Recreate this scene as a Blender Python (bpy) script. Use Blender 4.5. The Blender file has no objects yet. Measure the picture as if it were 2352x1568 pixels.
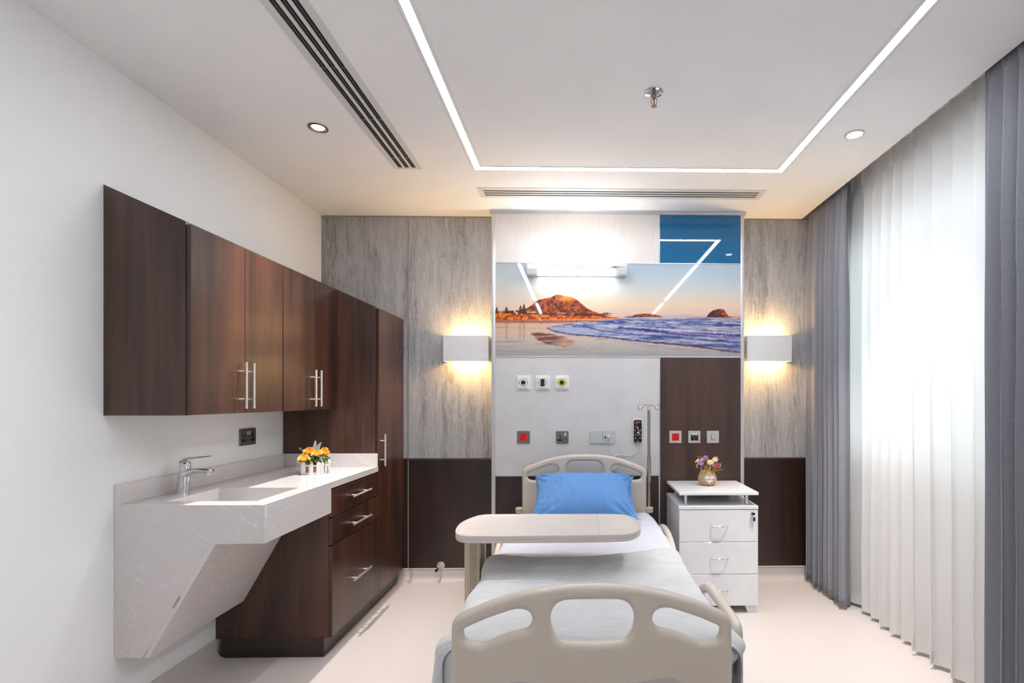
import bpy, bmesh, math, random
import numpy as np
from mathutils import Vector, Matrix, noise

# ---------------------------------------------------------------- camera, world, sun, exposure
scene = bpy.context.scene
col = scene.collection
F, PX0, PY0, CAMZ = 1180.0, 1353.0, 915.0, 1.40          # focal length and principal point in pixels of the 2352x1568 frame
YAW = math.atan(25 / F)
cam_d = bpy.data.cameras.new('camera')
cam = bpy.data.objects.new('camera', cam_d)
col.objects.link(cam)
cam.location = (0, 0, CAMZ)
cam.rotation_euler = (math.pi / 2, 0, -YAW)
cam_d.sensor_width = 36
cam_d.lens = F * 36 / 2352
cam_d.shift_x = -(PX0 - 1176) / 2352
cam_d.shift_y = (PY0 - 784) / 2352
cam_d.clip_start = 0.05
scene.camera = cam

world = bpy.data.worlds.new('world')
scene.world = world
world.use_nodes = True
wn = world.node_tree.nodes
wn['Background'].inputs[0].default_value = (0.86, 0.93, 1.0, 1)
wn['Background'].inputs[1].default_value = 1.75

scene.view_settings.view_transform = 'Standard'
scene.view_settings.look = 'None'
scene.view_settings.gamma = 1
scene.view_settings.use_curve_mapping = False
scene.view_settings.exposure = 0.53

LED_POWER = 40.0
DOWNLIGHT_W = 150.0
SCONCE_E = 240.0
HEADLAMP_UP, HEADLAMP_DOWN = 30.0, 13.0

# ---------------------------------------------------------------- room dimensions (metres)
XL, YB, ZC = -1.956, 3.955, 2.794       # left wall, back wall, ceiling
XCE, XR = 1.736, 2.03                   # edge of the ceiling before the curtain pocket, window wall
YN = -2.3                               # wall behind the viewer
YP = 3.81                               # face of the bedhead unit
_s, _c = math.sin(YAW), math.cos(YAW)

def at(px, py, Y):
    """room coordinates of a measured photo point that lies at depth Y"""
    u = (px - PX0) / F; v = -(py - PY0) / F; t = Y / (_c - u * _s)
    return (t * (_s + u * _c), CAMZ + t * v)

def atz(px, py, Z):
    u = (px - PX0) / F; v = -(py - PY0) / F; t = (Z - CAMZ) / v
    return (t * (_s + u * _c), t * (_c - u * _s))

# ---------------------------------------------------------------- object helpers
WL = {}
def tag(o, label=None, cat=None, group=None, kind=None):
    if label: o['label'] = label
    if cat: o['category'] = cat
    if group: o['group'] = group
    if kind: o['kind'] = kind
    return o

def empty(name, loc, rz=0, label=None, cat=None, group=None, kind=None):
    o = bpy.data.objects.new(name, None)
    o.empty_display_size = 0.05
    o.location = loc; o.rotation_euler = (0, 0, rz)
    col.objects.link(o)
    WL[o] = Vector(loc)
    return tag(o, label, cat, group, kind)

class M:
    def __init__(self): self.bm = bmesh.new()
    def _add(self, vs, fs):
        v = [self.bm.verts.new(p) for p in vs]
        out = []
        for f in fs:
            try: out.append(self.bm.faces.new([v[i] for i in f]))
            except ValueError: pass
        return v, out
    def box(self, x0, x1, y0, y1, z0, z1, bev=0, seg=2):
        vs = [(x, y, z) for x in (x0, x1) for y in (y0, y1) for z in (z0, z1)]
        fs = [(0, 1, 3, 2), (4, 6, 7, 5), (0, 4, 5, 1), (2, 3, 7, 6), (0, 2, 6, 4), (1, 5, 7, 3)]
        v, f = self._add(vs, fs)
        if bev:
            es = list({e for q in f for e in q.edges})
            bmesh.ops.bevel(self.bm, geom=es, offset=bev, segments=seg, affect='EDGES', profile=0.6)
        return self
    def prism(self, pts, axis, a0, a1, bev=0):
        """polygon pts (2D) extruded along axis from a0 to a1; axis 'x': (y,z), 'y': (x,z), 'z': (x,y)"""
        def P(p, a):
            return {'x': (a, p[0], p[1]), 'y': (p[0], a, p[1]), 'z': (p[0], p[1], a)}[axis]
        n = len(pts)
        vs = [P(p, a0) for p in pts] + [P(p, a1) for p in pts]
        fs = [tuple(range(n))[::-1], tuple(range(n, 2 * n))] + [(i, (i + 1) % n, n + (i + 1) % n, n + i) for i in range(n)]
        v, f = self._add(vs, fs)
        if bev:
            es = list({e for q in f for e in q.edges})
            bmesh.ops.bevel(self.bm, geom=es, offset=bev, segments=2, affect='EDGES', profile=0.6)
        return self
    def rings(self, rs, cap0=True, cap1=True, closed=True):
        n = len(rs[0]); vs = [p for r in rs for p in r]; fs = []
        for k in range(len(rs) - 1):
            for i in range(n if closed else n - 1):
                j = (i + 1) % n
                fs.append((k * n + i, k * n + j, (k + 1) * n + j, (k + 1) * n + i))
        if cap0: fs.append(tuple(range(n))[::-1])
        if cap1: fs.append(tuple(range((len(rs) - 1) * n, len(rs) * n)))
        self._add(vs, fs); return self
    def tube(self, pts, r, n=12, flat=1.0, up=(0, 0, 1), caps=True, closed=False):
        pts = [Vector(p) for p in pts]
        rr = r if isinstance(r, (list, tuple)) else [r] * len(pts)
        rs = []; up = Vector(up)
        N = len(pts)
        for i, p in enumerate(pts):
            if closed: d = pts[(i + 1) % N] - pts[i - 1]
            else: d = pts[min(i + 1, N - 1)] - pts[max(i - 1, 0)]
            d.normalize()
            a = d.cross(up)
            if a.length < 1e-3: a = d.cross(Vector((0, 1, 0.01)))
            a.normalize(); b = a.cross(d)
            rs.append([p + a * (math.cos(t) * rr[i]) + b * (math.sin(t) * rr[i] * flat) for t in (2 * math.pi * k / n for k in range(n))])
        if closed: rs.append(rs[0]); caps = False
        return self.rings(rs, caps, caps)
    def cyl(self, p0, p1, r, n=20, r1=None):
        return self.tube([p0, p1], [r, r if r1 is None else r1], n)
    def lathe(self, prof, c=(0, 0, 0), n=28, axis='z', cap=True):
        rs = []
        for (r, h) in prof:
            ring = []
            for k in range(n):
                t = 2 * math.pi * k / n
                a, b = r * math.cos(t), r * math.sin(t)
                q = (a, b, h) if axis == 'z' else ((a, -h, b) if axis == 'y' else (h, a, b))
                ring.append((c[0] + q[0], c[1] + q[1], c[2] + q[2]))
            rs.append(ring)
        return self.rings(rs, cap, cap)
    def ball(self, c, r, sz=1.0, n=12):
        prof = [(max(1e-4, r * math.sin(math.pi * i / n)), -r * sz * math.cos(math.pi * i / n)) for i in range(n + 1)]
        return self.lathe(prof, c, n=14)
    def grid(self, fn, nu, nv):
        vs = [fn(i / nu, j / nv) for j in range(nv + 1) for i in range(nu + 1)]
        fs = [(j * (nu + 1) + i, j * (nu + 1) + i + 1, (j + 1) * (nu + 1) + i + 1, (j + 1) * (nu + 1) + i) for j in range(nv) for i in range(nu)]
        self._add(vs, fs); return self
    def stack(self, outline, levels):
        """closed outline (x,y) insets at heights: [(inset, z), ...]"""
        return self.rings([[(p[0], p[1], z) for p in inset(outline, d)] for d, z in levels])
    def make(self, name, mat, parent=None, local=False, smooth=True, loc=None, kind=None, label=None, ang=35):
        bmesh.ops.recalc_face_normals(self.bm, faces=self.bm.faces[:])
        off = Vector((0, 0, 0))
        if not local:
            if parent is not None: off = WL[parent]
            elif loc is not None: off = Vector(loc)
            else:
                lo = Vector([min(v.co[k] for v in self.bm.verts) for k in range(3)])
                hi = Vector([max(v.co[k] for v in self.bm.verts) for k in range(3)])
                off = Vector(((lo.x + hi.x) / 2, (lo.y + hi.y) / 2, lo.z))
            if off.length: bmesh.ops.translate(self.bm, vec=-off, verts=self.bm.verts[:])
        me = bpy.data.meshes.new(name)
        self.bm.to_mesh(me); self.bm.free()
        if smooth:
            me.polygons.foreach_set('use_smooth', [True] * len(me.polygons))
            me.set_sharp_from_angle(angle=math.radians(ang))
        o = bpy.data.objects.new(name, me)
        if mat is not None: me.materials.append(mat)
        col.objects.link(o)
        if parent is not None:
            o.parent = parent; WL[o] = Vector(WL[parent])
        else:
            o.location = off; WL[o] = Vector(off)
        if kind: o['kind'] = kind
        if label: o['label'] = label
        return o

def inset(pts, d):
    if abs(d) < 1e-9: return list(pts)
    n = len(pts); area = sum(pts[i][0] * pts[(i + 1) % n][1] - pts[(i + 1) % n][0] * pts[i][1] for i in range(n))
    s = 1 if area > 0 else -1
    out = []
    for i in range(n):
        a, b, c_ = Vector(pts[i - 1]), Vector(pts[i]), Vector(pts[(i + 1) % n])
        e1 = (b - a).normalized(); e2 = (c_ - b).normalized()
        n1 = Vector((-e1.y, e1.x)); n2 = Vector((-e2.y, e2.x)); m = (n1 + n2)
        m = m.normalized() / max(0.5, m.normalized().dot(n1))
        out.append(tuple(b + m * d * s))
    return out

def chaikin(pts, it=2, closed=True):
    for _ in range(it):
        q = []; n = len(pts)
        for i in range(n if closed else n - 1):
            a, b = pts[i], pts[(i + 1) % n]
            q += [tuple(a[k] * .75 + b[k] * .25 for k in range(len(a))), tuple(a[k] * .25 + b[k] * .75 for k in range(len(a)))]
        if not closed: q = [pts[0]] + q + [pts[-1]]
        pts = q
    return pts

def smooth_path(pts, n=8):
    P = [Vector(p) for p in pts]; out = []
    for i in range(len(P) - 1):
        p0, p1, p2, p3 = P[max(i - 1, 0)], P[i], P[i + 1], P[min(i + 2, len(P) - 1)]
        for k in range(n):
            t = k / n
            out.append(0.5 * ((2 * p1) + (-p0 + p2) * t + (2 * p0 - 5 * p1 + 4 * p2 - p3) * t * t + (-p0 + 3 * p1 - 3 * p2 + p3) * t ** 3))
    return out + [P[-1]]

def rrect(w, h, r, n=5, cx=0, cy=0):
    out = []
    for (sx, sy, a0) in ((1, 1, 0), (-1, 1, 90), (-1, -1, 180), (1, -1, 270)):
        for k in range(n + 1):
            a = math.radians(a0 + 90 * k / n)
            out.append((cx + sx * (w / 2 - r) + r * math.cos(a), cy + sy * (h / 2 - r) + r * math.sin(a)))
    return out

def curve_mesh(name, loops, mat, parent, extrude, bevel, M4, local=False, res=4):
    """filled flat shape with rounded edges from loops of (a,b) points; M4 maps the curve's local frame to the room"""
    cu = bpy.data.curves.new(name, 'CURVE'); cu.dimensions = '2D'; cu.fill_mode = 'BOTH'
    cu.extrude = extrude; cu.bevel_depth = bevel; cu.bevel_resolution = res; cu.offset = -bevel
    for lp in loops:
        sp = cu.splines.new('POLY'); sp.points.add(len(lp) - 1)
        for p, q in zip(sp.points, lp): p.co = (q[0], q[1], 0, 1)
        sp.use_cyclic_u = True
    tmp = bpy.data.objects.new('tmp', cu); col.objects.link(tmp)
    dg = bpy.context.evaluated_depsgraph_get()
    me = bpy.data.meshes.new_from_object(tmp.evaluated_get(dg))
    bpy.data.objects.remove(tmp); bpy.data.curves.remove(cu)
    off = Matrix.Identity(4) if (parent is None or local) else Matrix.Translation(-WL[parent])
    me.transform(off @ M4)
    me.materials.clear(); me.materials.append(mat)
    me.polygons.foreach_set('use_smooth', [True] * len(me.polygons)); me.set_sharp_from_angle(angle=math.radians(50))
    me.name = name
    o = bpy.data.objects.new(name, me); col.objects.link(o)
    if parent is not None: o.parent = parent; WL[o] = Vector(WL[parent])
    return o

def text_mesh(name, body, size, mat, parent, M4, local=True, shear=0, bold=0.0, space=1.0, align='LEFT'):
    cu = bpy.data.curves.new(name, 'FONT'); cu.body = body; cu.size = size; cu.extrude = 0.0004; cu.shear = shear; cu.offset = bold
    cu.space_character = space; cu.align_x = align; cu.align_y = 'CENTER'
    tmp = bpy.data.objects.new('tmp', cu); col.objects.link(tmp)
    dg = bpy.context.evaluated_depsgraph_get()
    me = bpy.data.meshes.new_from_object(tmp.evaluated_get(dg))
    w = max((v.co.x for v in me.vertices), default=0)
    bpy.data.objects.remove(tmp); bpy.data.curves.remove(cu)
    off = Matrix.Identity(4) if local else Matrix.Translation(-WL[parent])
    me.transform(off @ M4); me.materials.clear(); me.materials.append(mat); me.name = name
    o = bpy.data.objects.new(name, me); col.objects.link(o); o.parent = parent; WL[o] = Vector(WL[parent])
    return o, w

FRONT = Matrix.Rotation(math.pi / 2, 4, 'X')      # a shape drawn in x,y stands up and faces the viewer (-Y)
def nz(x, y, z, s=1.0): return noise.noise(Vector((x * s, y * s, z * s)))
def sst(t): t = min(1, max(0, t)); return t * t * (3 - 2 * t)

# ---------------------------------------------------------------- materials
def srgb(r, g, b):
    f = lambda c: (c / 255 / 12.92) if c / 255 <= 0.04045 else ((c / 255 + 0.055) / 1.055) ** 2.4
    return (f(r), f(g), f(b), 1)

def mat(name, color=(200, 200, 200), rough=0.5, metal=0.0, spec=0.5, coat=0.0, coat_rough=0.05, bump=None, bump_d=0.001, mottle=None):
    m = bpy.data.materials.new(name); m.use_nodes = True
    nt = m.node_tree; b = nt.nodes['Principled BSDF']
    b.inputs['Base Color'].default_value = srgb(*color)
    b.inputs['Roughness'].default_value = rough
    b.inputs['Metallic'].default_value = metal
    b.inputs['Specular IOR Level'].default_value = spec
    b.inputs['Coat Weight'].default_value = coat
    b.inputs['Coat Roughness'].default_value = coat_rough
    geo = nt.nodes.new('ShaderNodeNewGeometry')
    if bump:
        n = nt.nodes.new('ShaderNodeTexNoise'); n.inputs['Scale'].default_value = bump; n.inputs['Detail'].default_value = 4
        nt.links.new(geo.outputs['Position'], n.inputs['Vector'])
        bp = nt.nodes.new('ShaderNodeBump'); bp.inputs['Distance'].default_value = bump_d; bp.inputs['Strength'].default_value = 0.6
        nt.links.new(n.outputs['Fac'], bp.inputs['Height']); nt.links.new(bp.outputs['Normal'], b.inputs['Normal'])
    sc_, c2 = mottle if mottle else (6.0, tuple(max(0, int(c * 0.975)) for c in color))
    n2 = nt.nodes.new('ShaderNodeTexNoise'); n2.inputs['Scale'].default_value = sc_; n2.inputs['Detail'].default_value = 5
    nt.links.new(geo.outputs['Position'], n2.inputs['Vector'])
    rp = nt.nodes.new('ShaderNodeValToRGB'); rp.color_ramp.elements[0].position = 0.35; rp.color_ramp.elements[1].position = 0.65
    rp.color_ramp.elements[0].color = srgb(*c2); rp.color_ramp.elements[1].color = srgb(*color)
    nt.links.new(n2.outputs['Fac'], rp.inputs['Fac']); nt.links.new(rp.outputs['Color'], b.inputs['Base Color'])
    return m

def emis(name, color, strength):
    m = bpy.data.materials.new(name); m.use_nodes = True
    nt = m.node_tree; b = nt.nodes['Principled BSDF']
    b.inputs['Base Color'].default_value = (0.8, 0.8, 0.8, 1)
    b.inputs['Emission Color'].default_value = (*color, 1); b.inputs['Emission Strength'].default_value = strength
    return m

def wood(name, stops, rough=0.32, seed=0.0, vertical=True, coat=0.25):
    m = bpy.data.materials.new(name); m.use_nodes = True
    nt = m.node_tree; N = nt.nodes; L = nt.links; b = N['Principled BSDF']
    geo = N.new('ShaderNodeNewGeometry'); oi = N.new('ShaderNodeObjectInfo')
    add = N.new('ShaderNodeVectorMath'); add.operation = 'ADD'
    ml = N.new('ShaderNodeMath'); ml.operation = 'MULTIPLY'; ml.inputs[1].default_value = 13.0
    L.new(oi.outputs['Random'], ml.inputs[0])
    L.new(geo.outputs['Position'], add.inputs[0]); L.new(ml.outputs[0], add.inputs[1])
    def streak(sx, sz, sc, det, dist):
        mp = N.new('ShaderNodeMapping'); mp.inputs['Scale'].default_value = (sx, sx, sz) if vertical else (sz, sz, sx)
        mp.inputs['Location'].default_value = (seed, seed * 2, seed)
        n = N.new('ShaderNodeTexNoise'); n.inputs['Scale'].default_value = sc; n.inputs['Detail'].default_value = det
        n.inputs['Distortion'].default_value = dist
        L.new(add.outputs[0], mp.inputs[0]); L.new(mp.outputs[0], n.inputs['Vector']); return n
    a = streak(1.0, 0.10, 7.0, 4, 0.6)       # broad bands
    f = streak(1.0, 0.03, 95.0, 6, 0.3)      # fine pores
    g = streak(1.0, 0.05, 28.0, 4, 0.8)
    mx = N.new('ShaderNodeMath'); mx.operation = 'MULTIPLY_ADD'; mx.inputs[1].default_value = 0.30
    L.new(f.outputs['Fac'], mx.inputs[0]); L.new(a.outputs['Fac'], mx.inputs[2])
    mx2 = N.new('ShaderNodeMath'); mx2.operation = 'MULTIPLY_ADD'; mx2.inputs[1].default_value = 0.35
    L.new(g.outputs['Fac'], mx2.inputs[0]); L.new(mx.outputs[0], mx2.inputs[2])
    rp = N.new('ShaderNodeValToRGB'); el = rp.color_ramp.elements
    el[0].position = 0.62; el[0].color = srgb(*stops[0]); el[1].position = 1.02 - 0.02; el[1].color = srgb(*stops[2])
    e = el.new(0.80); e.color = srgb(*stops[1])
    L.new(mx2.outputs[0], rp.inputs['Fac']); L.new(rp.outputs['Color'], b.inputs['Base Color'])
    b.inputs['Roughness'].default_value = rough; b.inputs['Specular IOR Level'].default_value = 0.5
    b.inputs['Coat Weight'].default_value = coat; b.inputs['Coat Roughness'].default_value = 0.25
    bp = N.new('ShaderNodeBump'); bp.inputs['Distance'].default_value = 0.0004; bp.inputs['Strength'].default_value = 0.35
    L.new(f.outputs['Fac'], bp.inputs['Height']); L.new(bp.outputs['Normal'], b.inputs['Normal'])
    return m

def travertine():
    m = bpy.data.materials.new('vein_cut_travertine_laminate'); m.use_nodes = True
    nt = m.node_tree; N = nt.nodes; L = nt.links; b = N['Principled BSDF']
    geo = N.new('ShaderNodeNewGeometry')
    w = N.new('ShaderNodeTexNoise'); w.inputs['Scale'].default_value = 6.0; w.inputs['Detail'].default_value = 3
    L.new(geo.outputs['Position'], w.inputs['Vector'])
    sub = N.new('ShaderNodeVectorMath'); sub.operation = 'SUBTRACT'; sub.inputs[1].default_value = (.5, .5, .5)
    L.new(w.outputs['Color'], sub.inputs[0])
    scl = N.new('ShaderNodeVectorMath'); scl.operation = 'SCALE'; scl.inputs['Scale'].default_value = 0.05
    L.new(sub.outputs[0], scl.inputs[0])
    ad = N.new('ShaderNodeVectorMath'); ad.operation = 'ADD'; L.new(geo.outputs['Position'], ad.inputs[0]); L.new(scl.outputs[0], ad.inputs[1])
    def st(sz, sc, det, dist, ro=0.6):
        mp = N.new('ShaderNodeMapping'); mp.inputs['Scale'].default_value = (1, 1, sz)
        n = N.new('ShaderNodeTexNoise'); n.inputs['Scale'].default_value = sc; n.inputs['Detail'].default_value = det
        n.inputs['Distortion'].default_value = dist; n.inputs['Roughness'].default_value = ro
        L.new(ad.outputs[0], mp.inputs[0]); L.new(mp.outputs[0], n.inputs['Vector']); return n
    a = st(0.10, 9.0, 3, 0.3); bn = st(0.07, 48.0, 6, 1.0, 0.7); cn = st(0.30, 95.0, 6, 2.2, 0.75)
    m1 = N.new('ShaderNodeMath'); m1.operation = 'MULTIPLY_ADD'; m1.inputs[1].default_value = 1.15
    L.new(bn.outputs['Fac'], m1.inputs[0]); L.new(a.outputs['Fac'], m1.inputs[2])
    m2 = N.new('ShaderNodeMath'); m2.operation = 'MULTIPLY_ADD'; m2.inputs[1].default_value = 0.75
    L.new(cn.outputs['Fac'], m2.inputs[0]); L.new(m1.outputs[0], m2.inputs[2])
    rp = N.new('ShaderNodeValToRGB'); el = rp.color_ramp.elements
    mr = N.new('ShaderNodeMapRange'); mr.inputs['From Min'].default_value = 1.02; mr.inputs['From Max'].default_value = 1.90
    L.new(m2.outputs[0], mr.inputs['Value'])
    el[0].position = 0.0; el[0].color = srgb(120, 121, 124); el[1].position = 1.0; el[1].color = srgb(222, 223, 225)
    for p, c in ((0.28, (150, 150, 152)), (0.47, (170, 170, 172)), (0.50, (206, 206, 207)), (0.53, (166, 166, 168)), (0.62, (176, 176, 178)), (0.66, (210, 210, 211)), (0.69, (180, 180, 182)), (0.8, (194, 194, 196))):
        e = el.new(p); e.color = srgb(*c)
    L.new(mr.outputs[0], rp.inputs['Fac']); L.new(rp.outputs['Color'], b.inputs['Base Color'])
    b.inputs['Roughness'].default_value = 0.45
    bp = N.new('ShaderNodeBump'); bp.inputs['Distance'].default_value = 0.0006; bp.inputs['Strength'].default_value = 0.5
    L.new(m2.outputs[0], bp.inputs['Height']); L.new(bp.outputs['Normal'], b.inputs['Normal'])
    return m

def marble():
    m = bpy.data.materials.new('veined_solid_surface'); m.use_nodes = True
    nt = m.node_tree; N = nt.nodes; L = nt.links; b = N['Principled BSDF']
    geo = N.new('ShaderNodeNewGeometry')
    mp = N.new('ShaderNodeMapping'); mp.inputs['Scale'].default_value = (0.5, 0.8, 3.2)
    mp0 = N.new('ShaderNodeMapping'); mp0.inputs['Rotation'].default_value = (0.15, -0.62, 0.45)
    L.new(geo.outputs['Position'], mp0.inputs[0]); L.new(mp0.outputs[0], mp.inputs[0])
    n1 = N.new('ShaderNodeTexNoise'); n1.inputs['Scale'].default_value = 2.6; n1.inputs['Detail'].default_value = 3; n1.inputs['Distortion'].default_value = 0.5
    L.new(mp.outputs[0], n1.inputs['Vector'])
    # thin ridges where the noise crosses a level
    rp = N.new('ShaderNodeValToRGB'); el = rp.color_ramp.elements
    base = srgb(218, 211, 209); vein = srgb(236, 232, 231); cloud = srgb(219, 211, 210)
    el[0].position = 0.0; el[0].color = cloud; el[1].position = 1.0; el[1].color = base
    for p, c in ((0.408, base), (0.415, vein), (0.422, base), (0.493, cloud), (0.500, vein), (0.504, base), (0.564, base), (0.57, vein), (0.578, cloud), (0.635, base), (0.64, vein), (0.645, base), (0.70, base), (0.705, vein), (0.71, base)):
        e = el.new(p); e.color = c
    L.new(n1.outputs['Fac'], rp.inputs['Fac'])
    n2 = N.new('ShaderNodeTexNoise'); n2.inputs['Scale'].default_value = 3.0; n2.inputs['Detail'].default_value = 6
    L.new(mp.outputs[0], n2.inputs['Vector'])
    mx = N.new('ShaderNodeMix'); mx.data_type = 'RGBA'; mx.inputs['B'].default_value = base
    mrg = N.new('ShaderNodeMapRange'); mrg.inputs['From Min'].default_value = 0.35; mrg.inputs['From Max'].default_value = 0.65
    L.new(n2.outputs['Fac'], mrg.inputs['Value']); L.new(mrg.outputs[0], mx.inputs['Factor']); L.new(rp.outputs['Color'], mx.inputs['A'])
    L.new(mx.outputs['Result'], b.inputs['Base Color'])
    b.inputs['Roughness'].default_value = 0.14
    b.inputs['Subsurface Weight'].default_value = 0.0
    return m

def floor_mat(name):
    m = bpy.data.materials.new(name); m.use_nodes = True
    nt = m.node_tree; N = nt.nodes; L = nt.links; b = N['Principled BSDF']
    geo = N.new('ShaderNodeNewGeometry')
    n = N.new('ShaderNodeTexNoise'); n.inputs['Scale'].default_value = 260; n.inputs['Detail'].default_value = 3
    L.new(geo.outputs['Position'], n.inputs['Vector'])
    rp = N.new('ShaderNodeValToRGB'); el = rp.color_ramp.elements
    el[0].position = 0.3; el[0].color = srgb(204, 194, 190); el[1].position = 0.7; el[1].color = srgb(218, 208, 204)
    L.new(n.outputs['Fac'], rp.inputs['Fac']); L.new(rp.outputs['Color'], b.inputs['Base Color'])
    n2 = N.new('ShaderNodeTexNoise'); n2.inputs['Scale'].default_value = 2.5; n2.inputs['Detail'].default_value = 5
    L.new(geo.outputs['Position'], n2.inputs['Vector'])
    mr = N.new('ShaderNodeMapRange'); mr.inputs['To Min'].default_value = 0.30; mr.inputs['To Max'].default_value = 0.44
    L.new(n2.outputs['Fac'], mr.inputs['Value']); L.new(mr.outputs[0], b.inputs['Roughness'])
    return m

def fabric(name, c1, c2, scale=(900, 900, 500), trans=0.0, rough=0.9, bump=0.0006, fuzz=0.0, big=None, crease=None):
    m = bpy.data.materials.new(name); m.use_nodes = True
    nt = m.node_tree; N = nt.nodes; L = nt.links; b = N['Principled BSDF']
    geo = N.new('ShaderNodeNewGeometry')
    mp = N.new('ShaderNodeMapping'); mp.inputs['Scale'].default_value = scale
    L.new(geo.outputs['Position'], mp.inputs[0])
    n = N.new('ShaderNodeTexNoise'); n.inputs['Scale'].default_value = 1; n.inputs['Detail'].default_value = 3
    L.new(mp.outputs[0], n.inputs['Vector'])
    rp = N.new('ShaderNodeValToRGB'); el = rp.color_ramp.elements
    el[0].position = 0.36; el[0].color = srgb(*c1); el[1].position = 0.66; el[1].color = srgb(*c2)
    L.new(n.outputs['Fac'], rp.inputs['Fac'])
    colout = rp.outputs['Color']
    if big:
        n3 = N.new('ShaderNodeTexNoise'); n3.inputs['Scale'].default_value = big[0]; n3.inputs['Detail'].default_value = 4; n3.inputs['Distortion'].default_value = 0.8
        mp3 = N.new('ShaderNodeMapping'); mp3.inputs['Scale'].default_value = (1, 2.2, 1)
        L.new(geo.outputs['Position'], mp3.inputs[0]); L.new(mp3.outputs[0], n3.inputs['Vector'])
        mr = N.new('ShaderNodeMapRange'); mr.inputs['From Min'].default_value = .35; mr.inputs['From Max'].default_value = .65
        mr.inputs['To Min'].default_value = big[1]; mr.inputs['To Max'].default_value = 1.0
        L.new(n3.outputs['Fac'], mr.inputs['Value'])
        mm = N.new('ShaderNodeVectorMath'); mm.operation = 'SCALE'; L.new(rp.outputs['Color'], mm.inputs[0]); L.new(mr.outputs[0], mm.inputs['Scale'])
        colout = mm.outputs[0]
    L.new(colout, b.inputs['Base Color'])
    b.inputs['Roughness'].default_value = rough; b.inputs['Specular IOR Level'].default_value = 0.2
    b.inputs['Sheen Weight'].default_value = fuzz
    bp = N.new('ShaderNodeBump'); bp.inputs['Distance'].default_value = bump; bp.inputs['Strength'].default_value = 0.7
    L.new(n.outputs['Fac'], bp.inputs['Height']); L.new(bp.outputs['Normal'], b.inputs['Normal'])
    if crease:
        nc = N.new('ShaderNodeTexNoise'); nc.inputs['Scale'].default_value = crease[0]; nc.inputs['Detail'].default_value = 2; nc.inputs['Distortion'].default_value = 1.5
        mpc = N.new('ShaderNodeMapping'); mpc.inputs['Scale'].default_value = crease[2]
        L.new(geo.outputs['Position'], mpc.inputs[0]); L.new(mpc.outputs[0], nc.inputs['Vector'])
        ab = N.new('ShaderNodeMath'); ab.operation = 'SUBTRACT'; ab.inputs[1].default_value = .5; L.new(nc.outputs['Fac'], ab.inputs[0])
        ab2 = N.new('ShaderNodeMath'); ab2.operation = 'ABSOLUTE'; L.new(ab.outputs[0], ab2.inputs[0])
        bc = N.new('ShaderNodeBump'); bc.inputs['Distance'].default_value = crease[1]; bc.inputs['Strength'].default_value = 0.8
        L.new(ab2.outputs[0], bc.inputs['Height']); L.new(bc.outputs['Normal'], bp.inputs['Normal'])
    if trans:
        out = N['Material Output']
        tr = N.new('ShaderNodeBsdfTranslucent'); L.new(colout, tr.inputs['Color'])
        mx = N.new('ShaderNodeMixShader'); mx.inputs[0].default_value = trans
        L.new(b.outputs[0], mx.inputs[1]); L.new(tr.outputs[0], mx.inputs[2]); L.new(mx.outputs[0], out.inputs['Surface'])
    return m

def sheer_mat():
    m = bpy.data.materials.new('white_voile'); m.use_nodes = True
    nt = m.node_tree; N = nt.nodes; L = nt.links; N.remove(N['Principled BSDF'])
    geo = N.new('ShaderNodeNewGeometry'); n = N.new('ShaderNodeTexNoise'); n.inputs['Scale'].default_value = 700
    L.new(geo.outputs['Position'], n.inputs['Vector'])
    rp = N.new('ShaderNodeValToRGB'); rp.color_ramp.elements[0].color = srgb(247, 246, 245); rp.color_ramp.elements[1].color = srgb(253, 252, 251)
    L.new(n.outputs['Fac'], rp.inputs['Fac'])
    d = N.new('ShaderNodeBsdfDiffuse'); t = N.new('ShaderNodeBsdfTranslucent'); tp = N.new('ShaderNodeBsdfTransparent')
    L.new(rp.outputs['Color'], d.inputs['Color']); L.new(rp.outputs['Color'], t.inputs['Color'])
    a = N.new('ShaderNodeMixShader'); a.inputs[0].default_value = 0.42; L.new(d.outputs[0], a.inputs[1]); L.new(t.outputs[0], a.inputs[2])
    c = N.new('ShaderNodeMixShader'); c.inputs[0].default_value = 0.06; L.new(a.outputs[0], c.inputs[1]); L.new(tp.outputs[0], c.inputs[2])
    L.new(c.outputs[0], N['Material Output'].inputs['Surface'])
    return m

def glass_mat():
    m = bpy.data.materials.new('window_glass'); m.use_nodes = True
    nt = m.node_tree; N = nt.nodes; L = nt.links; N.remove(N['Principled BSDF'])
    g = N.new('ShaderNodeBsdfGlossy'); g.inputs['Roughness'].default_value = 0.02; tp = N.new('ShaderNodeBsdfTransparent')
    tp.inputs['Color'].default_value = (0.93, 0.97, 0.96, 1)
    lw = N.new('ShaderNodeFresnel'); lw.inputs['IOR'].default_value = 1.45
    mx = N.new('ShaderNodeMixShader'); L.new(lw.outputs[0], mx.inputs[0]); L.new(tp.outputs[0], mx.inputs[1]); L.new(g.outputs[0], mx.inputs[2])
    L.new(mx.outputs[0], N['Material Output'].inputs['Surface'])
    return m

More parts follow.
